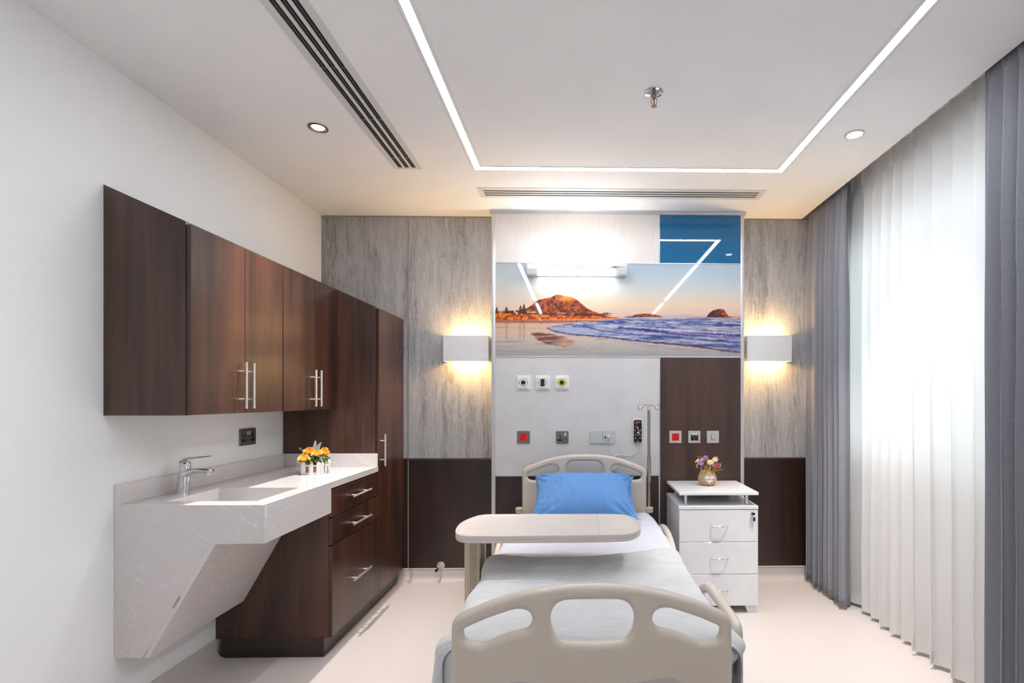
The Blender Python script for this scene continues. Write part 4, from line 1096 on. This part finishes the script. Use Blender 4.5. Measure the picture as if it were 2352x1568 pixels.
def lp(px, py, y): a_ = at(px, py, YP); return (a_[0] - rc[0], y, a_[1] - rc[1])
cp = [lp(1464.5, 1017, -.008), lp(1465, 1030, -.006), lp(1459, 1040, -.006), lp(1445, 1046, -.006), lp(1425, 1044, -.007), lp(1412, 1043, -.008)]
cxp, czp = lp(1412, 1062, 0)[0], lp(1412, 1062, 0)[2]
for k in range(0, 40):
    a_ = math.pi / 2 + k * math.pi / 6; e_ = 1 + .1 * math.sin(k * .8)
    ox, oz = .026 * e_ * math.cos(a_), .058 * e_ * math.sin(a_)
    cp.append((cxp + ox * .9 + oz * .28, -.008 - .0025 * math.sin(k * .37), czp + oz))
cp += [lp(1407, 1046, -.008), lp(1402, 1036, -.007), lp(1402, 1020, -.010), lp(1400, 1010, -.022), lp(1397.5, 1003, -.030)]
M().tube(smooth_path(cp, 4), .0022, 7).make('cord', MT['white_pl'], rm, local=True)
pq = lp(1397, 1001, 0)
M().box(pq[0] - .009, pq[0] + .009, -.034, -.0118, pq[2] - .007, pq[2] + .009, .003).make('plug', MT['white_pl'], rm, local=True)

# door stop
ds = at(1013, 1299, YB)
dsx = empty('door_stop', (ds[0], YB - .003, ds[1] + .004), label='round steel door stop with black rubber tip low on the walnut dado', cat='door stop')
M().lathe([(.030, 0), (.030, .004), (.027, .006), (.0005, .006)], n=30, axis='y', cap=False).make('rose_plate', MT['sateen'], dsx, local=True)
M().cyl((0, -.004, 0), (-.012, -.062, -.012), .0075, 14).make('stem', MT['steel'], dsx, local=True)
M().cyl((-.012, -.060, -.012), (-.016, -.080, -.016), .0100, 16).make('rubber_tip', MT['black'], dsx, local=True)

# ---------------------------------------------------------------- bedside cabinet
nb = empty('bedside_cabinet', (.916, 3.56, 0), label='white three drawer bedside cabinet with raised top at the right of the bed', cat='bedside cabinet')
nx0, nx1, ny0, ny1 = .657, 1.174, 3.327, 3.800
M().box(nx0, nx1, ny0 + .018, ny1, .048, .679, .001, 1).make('body', MT['white_lam'], nb)
M().box(nx0 - .003, nx1 + .001, ny0 - .002, ny1, .679, .701, .0015, 1).make('cabinet_top', MT['white_lam'], nb)
tpm = M(); tpm.box(nx0, nx1 + .002, ny0 - .004, ny1, .771, .790, .0015, 1); tpm.make('raised_top', MT['white_lam'], nb)
for (x, y) in ((.712, 3.395), (1.120, 3.395), (.712, 3.74), (1.120, 3.74)):
    M().cyl((x, y, .701), (x, y, .771), .0125, 20).make('standoff', MT['chrome'], nb)
zz = [.677, .466, .256, .049]
for k in range(3):
    d = M().box(nx0 + .001, nx1 - .001, ny0, ny0 + .017, zz[k + 1] + .0018, zz[k] - .0018, .001, 1).make('drawer', MT['white_lam'], nb)
    hz = (zz[k] + zz[k + 1]) / 2 - .000; cxh = .920
    hp = [(cxh + .056 * math.cos(a_), ny0 - .003 - .026 * math.sin(a_), hz) for a_ in (math.pi * i / 16 for i in range(17))]
    hd = M(); hd.tube(hp, [.0030] * 4 + [.0042] * 9 + [.0030] * 4, 10, 1.1); hd.make('handle', MT['chrome'], d)
lkx, lkz = at(1728, 1179, ny0)
lk = M(); lk.cyl((lkx, ny0, lkz), (lkx, ny0 - .006, lkz), .0085, 18); lk.box(lkx - .010, lkx + .010, ny0 - .026, ny0 - .006, lkz - .004, lkz + .008, .003); lk.make('lock', MT['black'], nb)
ky = M(); ky.tube([(lkx + .004, ny0 - .016, lkz), (lkx + .008, ny0 - .018, lkz - .014), (lkx + .007, ny0 - .016, lkz - .022)], .0012, 6)
ky.make('key_ring', MT['steel'], nb)
ky = M(); ky.box(lkx + .001, lkx + .015, ny0 - .018, ny0 - .012, lkz - .046, lkz - .022, .004); ky.make('key_head', MT['black'], nb)
M().prism([(lkx + .002, lkz - .046), (lkx + .009, lkz - .046), (lkx + .005, lkz - .066), (lkx + .003, lkz - .066)], 'y', ny0 - .016, ny0 - .014).make('spare_key', MT['steel'], nb, smooth=False)
for (x, s) in ((nx0 + .004, 1), (nx1 - .008, -1)):
    for y in (ny0 + .014, ny1 - .07):
        M().prism([(x, .048), (x + s * .072, .048), (x + s * .058, 0.0), (x, 0.0)], 'y', y, y + .055).make('foot', MT['white_lam'], nb, smooth=False)

# ---------------------------------------------------------------- hospital bed
BXC = .045
bed = empty('hospital_bed', (BXC, 2.64, 0), label='hospital bed with beige moulded head and foot boards in the middle of the room', cat='bed')
def half(pts): return [(x, y) for x, y in pts] + [(-x, y) for x, y in reversed(pts)]
k_ = 1.63 / 1180
outl = half([(0, 0), (60, 1), (125, 8), (185, 22), (240, 40), (275, 55), (296, 63), (310, 72), (319, 84), (320.5, 100), (320.5, 200), (320.5, 405)])
hole_c = half([(0, 34), (40, 34), (66, 35), (84, 44), (94, 62), (96, 80), (93, 100), (85, 117), (74, 127), (60, 131), (0, 134)])
ro = [(1605, 312), (1608, 280), (1625, 247), (1655, 229), (1700, 223), (1745, 229), (1830, 256), (1930, 290), (2030, 333), (2078, 356), (2091, 374), (2089, 410), (2076, 440), (2052, 459), (2000, 466), (1935, 468), (1880, 442), (1800, 408), (1720, 386), (1655, 374), (1625, 352)]
hole_r = [((a_ - 1181) / 3.095, (b_ - 55) / 3.095) for a_, b_ in ro]
hole_l = [(-a_, b_) for a_, b_ in hole_r][::-1]
def board(name, Yc, zpk, sc=1.0):
    S = lambda pts, it: [(a_ * k_ * sc, -b_ * k_ * sc) for a_, b_ in chaikin(pts, it)]
    loops = [S(outl, 1), S(hole_c, 2), S(hole_l, 1), S(hole_r, 1)]
    o = curve_mesh(name, loops, MT['beige'], bed, .0045, .0185, Matrix.Translation((BXC, Yc, zpk)) @ FRONT, res=6)
    # recessed web between the rim mouldings
    return o
FY, FZ = 1.63, .8135
HY, HZ = 3.665, 1.004
fb = board('footboard', FY, FZ); hb = board('headboard', HY, HZ)
inl = chaikin([(-202, 232), (-196, 222), (-184, 215), (-168, 212.5), (-110, 219), (-60, 224), (0, 226), (60, 223), (110, 216), (165, 208.5), (184, 210), (200, 219), (208, 232), (208, 330), (-202, 330)], 2)
for par, Yc, zz_ in ((fb, FY - .0215, FZ),):
    curve_mesh('grey_inlay', [[(a_ * k_, -b_ * k_) for a_, b_ in inl]], MT['greyin'], par, .0010, .0015, Matrix.Translation((BXC, Yc, zz_)) @ FRONT)
fr = M()
fr.box(BXC - .40, BXC - .36, 1.66, 3.64, .34, .40, .006).box(BXC + .36, BXC + .40, 1.66, 3.64, .34, .40, .006)
for y in (1.70, 2.3, 2.9, 3.55): fr.box(BXC - .36, BXC + .36, y, y + .04, .345, .385)
fr.make('frame', MT['cream_col'], bed)
M().box(BXC - .42, BXC + .42, 1.68, 3.63, .402, .43, .006).make('deck', MT['cream_col'], bed)
for (x, y) in ((-.36, 1.78), (.36, 1.78), (-.36, 3.50), (.36, 3.50)):
    lg = M().box(BXC + x - .022, BXC + x + .022, y - .022, y + .022, .12, .345, .004).make('leg', MT['cream_col'], bed)
    M().lathe([(.03, -.014), (.058, -.014), (.062, -.006), (.062, .006), (.058, .014), (.03, .014)], (BXC + x, y, .062), 26, 'x').make('castor', MT['darkslot'], lg)
for s, Yr0, Yr1, zr in ((1, 1.795, 2.40, .612), (1, 2.93, 3.52, .572), (-1, 2.93, 3.52, .572)):
    xx = BXC + s * .521
    if Yr0 < 2: ol = [(Yr0, .25), (Yr0, .54), (Yr0 + .004, .585), (Yr0 + .03, zr - .003), (Yr0 + .10, zr), (Yr1 - .26, zr), (Yr1 - .16, zr - .012), (Yr1 - .05, .545), (Yr1, .48), (Yr1, .25)]
    else: ol = [(Yr0, .25), (Yr0, .42), (Yr0 + .03, .47), (Yr0 + .16, .535), (Yr0 + .27, zr - .004), (Yr0 + .42, zr), (Yr1 - .06, zr - .015), (Yr1, .52), (Yr1, .25)]
    inn = inset(ol, .042)
    M4 = Matrix.Translation((xx, 0, 0)) @ Matrix(((0, 0, 1, 0), (1, 0, 0, 0), (0, 1, 0, 0), (0, 0, 0, 1)))
    curve_mesh('side_rail', [chaikin(ol, 2), chaikin(inn, 2)], MT['beige'], bed, .002, .0165, M4, res=5)
for s in (-1, 1):
    bmp = M(); cxb = BXC + s * .462
    bmp.lathe([(.018, .0), (.030, .002), (.031, .016), (.026, .019), (.031, .022), (.031, .034), (.022, .040), (.012, .040)], (cxb, HY + .01, .585), 26)
    bmp.box(min(cxb, cxb - s * .05), max(cxb, cxb - s * .05), HY - .008, HY + .02, .56, .585)
    bmp.make('corner_bumper', MT['cream_col'], bed)

MZ = .592
M().box(BXC - .435, BXC + .435, 1.695, 3.625, .431, MZ - .012, .03, 3).make('mattress', MT['mattress'], loc=(BXC, 2.66, .431), label='mattress fully covered by the white sheet on the hospital bed')
mt_o = bpy.data.objects['mattress']; tag(mt_o, None, 'mattress')

def drape(u, half_w, xc, z_top, R, hang_out, a_tot_l, a_tot_r):
    """position across the bed for arc length u in [-a_tot_l, a_tot_r] measured from the centre line"""
    s = 1 if u > 0 else -1; a_ = abs(u); w = half_w - R
    if a_ <= w: return xc + s * a_, z_top
    b_ = a_ - w
    if b_ < R * math.pi / 2:
        t_ = b_ / R; return xc + s * (w + R * math.sin(t_)), z_top - R * (1 - math.cos(t_))
    c_ = b_ - R * math.pi / 2
    return xc + s * (half_w + hang_out * c_), z_top - R - c_

def sheet_fn(u, v):
    Y = 1.672 + v * (3.634 - 1.672)
    hw = .478
    if Y > 3.44: hw -= .085 * (1 - math.sqrt(max(0, 1 - ((Y - 3.44) / .20) ** 2)))
    arc = (u - .5) * 2 * (hw + .17)
    zt_ = MZ + .004 * nz(arc * 3, Y * 2.2, 1) + .0035 * nz(arc * 9, Y * 5, 4)
    zt_ += .004 * math.exp(-((Y - 3.05) / .012) ** 2) * .7 + .003 * math.exp(-((arc - .02) / .008) ** 2) + .003 * math.exp(-((arc - .24) / .008) ** 2)
    if Y > 3.60: zt_ -= .02 * ((Y - 3.60) / .034) ** 2
    x, z = drape(arc, hw, BXC, zt_, .045, .02, 0, 0)
    side = sst((abs(arc) - hw + .08) / .1)
    x += (1 if arc > 0 else -1) * side * (.012 * nz(Y * 9, z * 7, 2) + .009 * nz(Y * 24, z * 9, 8) + (.006 if arc > 0 else 0))
    # soft diagonal pulls towards the head corner
    r_ = math.hypot(x - .50, Y - 3.35); z += .008 * math.exp(-((r_ - .23) / .018) ** 2) * sst((Y - 3.1) / .2) + .006 * math.exp(-((r_ - .16) / .015) ** 2)
    return (x, Y, z)
sh = M().grid(sheet_fn, 110, 150).make('bedsheet', MT['sheet'], loc=(BXC, 2.65, .45), ang=180)
tag(sh, 'crumpled white sheet covering the mattress, folded open below the pillow', 'bedsheet')
so = sh.modifiers.new('thickness', 'SOLIDIFY'); so.thickness = .004; so.offset = 1

def blanket_fn(u, v):
    # v 0 at the foot, 1 at the turned head edge
    y_top = 2.515 + .17 * ((u - .5) * 2) ** 2 * (1 if u < .5 else .75) - .05 * math.sin(u * 5.2) * .5 + .012 * nz(u * 7, 0, 3)
    Y = 1.668 + v * (y_top - 1.668)
    foot = sst((2.02 - Y) / .20)
    r_over = .012 + .150 * foot
    l_over = .175 + .012 * math.sin(Y * 7)
    hw = .480 - .022 * (1 if u > .5 else 0) * foot
    left = hw - .06 + .05 * 1.571 + l_over; right = hw - .06 + .05 * 1.571 - .045 + r_over
    arc = -left + u * (left + right)
    zt_ = MZ + .0135 + .006 * nz(arc * 2.2, Y * 2.0, 11) + .0055 * nz(arc * 5.5 + Y * 2, Y * 7, 5) + .0022 * nz(arc * 15, Y * 15, 9)
    # turned-over head edge is thicker
    zt_ += .017 * sst((Y - (y_top - .16)) / .03) * (0.75 + .3 * nz(u * 6, Y * 3, 2)) 
    zt_ += .010 * math.exp(-((Y - y_top + .05 + .02 * nz(u * 5, 1, 1)) / .018) ** 2) * (.5 + nz(u * 8, 2, 7))
    x, z = drape(arc, hw, BXC, zt_, .055, .10, 0, 0)
    s = 1 if arc > 0 else -1
    side = sst((abs(arc) - hw + .10) / .12)
    fold = .017 * math.sin(Y * 17 + 2.0 * nz(Y * 2, 1, 1) + z * 5) + .012 * nz(Y * 8, z * 3, 3)
    if s < 0: x -= side * (.012 + fold * (.45 + .75 * foot)) * (1 + foot * .5); 
    else:
        bulge = foot * .050 * math.exp(-((z - .545) / .035) ** 2)
        x += side * foot * (fold * .5 + .006) + bulge
        z += foot * side * .012
    if Y < 1.75: x -= s * side * .085 * ((1.75 - Y) / .082) ** 1.6
    if Y < 1.72: z -= .022 * ((1.72 - Y) / .052) ** 2
    return (x, Y, z)
bk_ = M().grid(blanket_fn, 150, 150).make('blanket', MT['blanket'], loc=(BXC, 2.2, .46), ang=180)
tag(bk_, 'light grey fleece blanket spread over the foot half of the bed', 'blanket')
so = bk_.modifiers.new('thickness', 'SOLIDIFY'); so.thickness = .009; so.offset = 1

# pillow, leaning against the headboard
pw = empty('pillow', (.036, 3.425, .742), label='bright blue pillow leaning against the headboard', cat='pillow')
tl_ = math.radians(33); ctl, stl = math.cos(tl_), math.sin(tl_)
def pil(side):
    def fn(u, v):
        a_, b_ = u * 2 - 1, v * 2 - 1
        a2, b2 = math.sin(a_ * math.pi / 2) * .55 + a_ * .45, math.sin(b_ * math.pi / 2) * .55 + b_ * .45
        X = .338 * a2 * (1 - .075 * (1 - b2 * b2)); L_ = .205 * b2 * (1 - .055 * (1 - a2 * a2))
        th_ = (max(0, 1 - abs(a2) ** 3.2) ** .55) * (max(0, 1 - abs(b2) ** 3.0) ** .55)
        h_ = .118 * th_
        wr = .011 * nz(X * 6, L_ * 5, side * 3 + 2) + .005 * nz(X * 20 + L_ * 5, L_ * 7, side) + .0035 * abs(nz(X * 26 + 3, L_ * 6 + X * 9, side + 5))
        edge_ = 1 - min(1, (1 - abs(a2)) / .35)
        wr += edge_ * .010 * nz(L_ * 38 + X * 12, X * 5, 3) + (1 - min(1, (1 - abs(b2)) / .35)) * .008 * nz(X * 34 + L_ * 8, L_ * 5, 6)
        corner = max(0, (abs(a2) + abs(b2)) - 1.1) 
        wr += corner * .020 * math.sin(math.atan2(abs(b2) * .2 + .001 - .25, abs(a2) * .33 - .38) * 22) * min(1, th_ * 3)
        wr += .0035 * math.exp(-((X - .13 * b2 + .02) / .010) ** 2) * (b2 < .3) + .003 * math.exp(-((X - .21 + .04 * b2) / .006) ** 2) * (b2 < .2)
        wr -= .003 * math.exp(-((X + .19) / .006) ** 2) * (b2 < -.1)
        h_ += wr * min(1, th_ * 2.2)
        h_ *= side
        if side < 0: h_ *= .62
        ruffle = .006 * math.sin(L_ * 90) * sst((a2 - .93) / .07)
        X += ruffle * .6
        return (X, L_ * ctl - h_ * stl, L_ * stl + h_ * ctl)
    return fn
pm = M(); pm.grid(pil(1), 90, 64); pm.grid(pil(-1), 90, 64)
bmesh.ops.remove_doubles(pm.bm, verts=pm.bm.verts[:], dist=.0006)
pm.make('pillowcase', MT['pillow'], pw, local=True, ang=180)
fl = M()
def flap(u, v):
    a_ = u * 2 - 1; L_ = .198 * a_; x = .312 + .016 * abs(a_) ** 3 + v * (.012 + .022 * abs(a_) ** 5); return (x, L_ * ctl + .006 * math.sin(a_ * 11 + v * 2) * v, L_ * stl + .010 * math.sin(a_ * 9) * v)
fl.grid(flap, 50, 5); fo = fl.make('pillowcase_hem', MT['pillow'], pw, local=True, ang=180)
so = fo.modifiers.new('t', 'SOLIDIFY'); so.thickness = .002

# ---------------------------------------------------------------- overbed table
tb = empty('overbed_table', (-.49, 2.55, 0), label='cream overbed table with a rounded tray top reaching across the bed', cat='overbed table')
TZ = .800
ol = [(-.502, 2.676), (-.545, 2.600), (-.572, 2.500), (-.568, 2.390), (-.548, 2.305), (-.505, 2.262), (-.43, 2.257), (-.149, 2.257), (.170, 2.262), (.240, 2.285), (.283, 2.350), (.300, 2.440), (.296, 2.545), (.262, 2.640), (.205, 2.676), (-.176, 2.680), (-.43, 2.682)]
ol = chaikin(ol, 3)
tt = M(); tt.stack(ol, [(.012, TZ - .036), (.002, TZ - .034), (0, TZ - .028), (0, TZ - .0165), (.0012, TZ - .016), (0, TZ - .0155), (0, TZ - .003), (.002, TZ - .0003), (.005, TZ), (.010, TZ - .0005), (.0125, TZ - .004), (.014, TZ - .005)])
tt.make('table_top', MT['cream'], tb, ang=30)
M().box(.0965, .1015, 2.280, 2.655, TZ - .006, TZ - .001, .0015).make('divider', MT['cream'], tb)
cu_ = M(); cc = (.182, 2.345)
arc_ = [(cc[0] + .036 * math.cos(a_), cc[1] + .036 * math.sin(a_), TZ - .0055) for a_ in (math.radians(10 + 160 * k / 20) for k in range(21))]
cu_.tube(arc_, [.0006 + .0028 * math.sin(math.pi * i / 20) for i in range(21)], 8)
cu_.make('cup_ring', MT['cream'], tb)
M().box(-.50, -.06, 2.44, 2.52, TZ - .062, TZ - .036, .004).make('support_arm', MT['cream_col'], tb)
cl = M(); c0, c1 = -.551, -.478
cl.box(c0, c1, 2.500, 2.560, .06, TZ - .037, .003)
for k in range(4): x = c0 + .026 + k * .0085; cl.box(x, x + .004, 2.4965, 2.502, .06, TZ - .04, .0012, 1)
cl.make('column', MT['cream_col'], tb)
M().box(c1 - .006, c1 + .016, 2.560, 2.590, .06, TZ - .037, .003).box(c0 + .01, c1 + .01, 2.555, 2.60, .06, TZ - .3, .002).make('inner_column', MT['cream_col'], tb)
M().box(-.56, -.47, 2.20, 2.84, .045, .078, .010).box(-.50, .16, 2.22, 2.28, .045, .075, .01).box(-.50, .16, 2.76, 2.82, .045, .075, .01).make('base', MT['cream_col'], tb)
for (x, y) in ((-.52, 2.25), (-.52, 2.79), (.13, 2.25), (.13, 2.79)):
    M().lathe([(.008, -.008), (.020, -.008), (.022, 0), (.020, .008), (.008, .008)], (x, y, .0225), 18, 'x').make('castor', MT['black'], tb)

# ---------------------------------------------------------------- drip pole
ivx, ivy = BXC + .462, HY + .010
iv = empty('drip_pole', (ivx, ivy, .6255), label='slim steel drip pole with two curled hooks at the right of the headboard', cat='drip pole')
zt_ = at(1490, 932, ivy)[1]
M().cyl((ivx, ivy, .626), (ivx, ivy, .98), .0140, 18).make('lower_tube', MT['polesteel'], iv)
M().cyl((ivx, ivy, .98), (ivx, ivy, zt_ - .022), .0105, 18).make('upper_tube', MT['polesteel'], iv)
M().cyl((ivx, ivy, zt_ - .030), (ivx, ivy, zt_ - .008), .0145, 20).cyl((ivx, ivy, zt_ - .01), (ivx, ivy, zt_ + .012), .005, 10).make('collar', MT['steel'], iv)
for s in (-1, 1):
    pts = [(0, .006), (.030, .006), (.040, .0), (.047, -.018), (.058, -.028), (.070, -.024), (.078, -.010), (.076, .002), (.066, .010), (.058, .008)]
    M().tube(smooth_path([(ivx + s * a_, ivy - .004, zt_ + b_) for a_, b_ in pts], 5), .0031, 8).make('hook', MT['polesteel'], iv)

# ---------------------------------------------------------------- curtains
def curtain(name, x0, y0, y1, n, amp, z0, z1, mt_, seed, label, cat, head=.11, group=None, edge_flat=0, spread=.0, nz_=46, per=16):
    r = random.Random(seed)
    L_ = y1 - y0
    ph = [0]
    for k in range(n): ph.append(ph[-1] + r.uniform(.65, 1.4))
    tot = ph[-1]; ys = [y0 + L_ * p / tot for p in ph]
    amps = [amp * r.uniform(.7, 1.25) for _ in range(n + 1)]; lean = [r.uniform(-1, 1) for _ in range(n + 1)]
    nu = n * per
    def fn(u, v):
        k = min(n - 1, int(u * n)); t_ = u * n - k
        z = z0 + (z1 - z0) * v
        down = 1 - v
        yb = ys[k] + (ys[k + 1] - ys[k]) * t_
        a_ = amps[k] * (1 - t_) + amps[k + 1] * t_
        w_low = math.sin(2 * math.pi * t_)
        w_low = math.copysign(abs(w_low) ** .8, w_low)
        pin = math.exp(-((t_ - .5) / .085) ** 2) * 1.0 - .15
        hd_ = sst((z - (z1 - head * 1.9)) / head)
        x = x0 - (a_ * (w_low * (1 - hd_) * (.55 + .45 * sst(down * 3)) + hd_ * pin * .55 * 1.0))
        gather = 1 - hd_
        x += .006 * nz(yb * 6, z * 1.4, seed) * gather + .016 * lean[k] * down * math.sin(math.pi * t_) * gather
        y = yb + .020 * lean[k] * math.sin(math.pi * t_) * down + .010 * nz(z * 1.1, yb * 3, seed + 2) * down + (ys[k + 1] - ys[k]) * .13 * math.sin(4 * math.pi * t_) * gather * (.4 + .6 * down)
        y += spread * down * (u - .5)
        return (x, y, z)
    m_ = M(); m_.grid(fn, nu, nz_)
    o = m_.make(name, MT[mt_], ang=180)
    return tag(o, label, cat, group), fn, nu
cs, fns, nus = curtain('sheer_curtain', 1.874, .35, 3.60, 29, .040, .022, ZC + .10, 'sheer', 21, 'white translucent voile curtain hanging across the window', 'curtain', head=.09)
hb_ = M(); hb_.grid(lambda u, v: (fns(u, 0)[0] + (.0012 if False else -.0012), fns(u, 0)[1], .022 + v * .07), nus, 2)
hb_.make('bottom_hem', MT['sheer'], cs)
hb_ = M(); hb_.grid(lambda u, v: (fns(u, 1 - (1 - v) * .034)[0] - .0015, fns(u, 1 - (1 - v) * .034)[1], ZC + .10 - (1 - v) * .098), nus, 3)
hb_.make('heading_tape', MT['sheer'], cs)
cg, f2, n2_ = curtain('grey_curtain', 1.780, 3.365, 3.94, 8, .046, .018, ZC + .09, 'grey_curtain', 8, 'grey heather blackout curtain gathered in the far corner beside the wall lamp', 'curtain', head=.09, group='grey blackout curtains')
so = cg.modifiers.new('t', 'SOLIDIFY'); so.thickness = .002
cg, f2, n2_ = curtain('grey_curtain', 1.766, 1.25, 2.195, 13, .036, .018, ZC + .09, 'grey_curtain', 33, 'grey heather blackout curtain nearest the viewer at the right edge', 'curtain', head=.09, group='grey blackout curtains')
so = cg.modifiers.new('t', 'SOLIDIFY'); so.thickness = .002
for x, lab in ((1.874, 'white curtain track behind the ceiling edge carrying the voile'), (1.780, 'white curtain track behind the ceiling edge carrying the grey curtains')):
    o = M().box(x - .010, x + .010, .2, YB - .02, ZC + .105, ZC + .22).make('curtain_track', MT['alu_white']); tag(o, lab, 'curtain track')
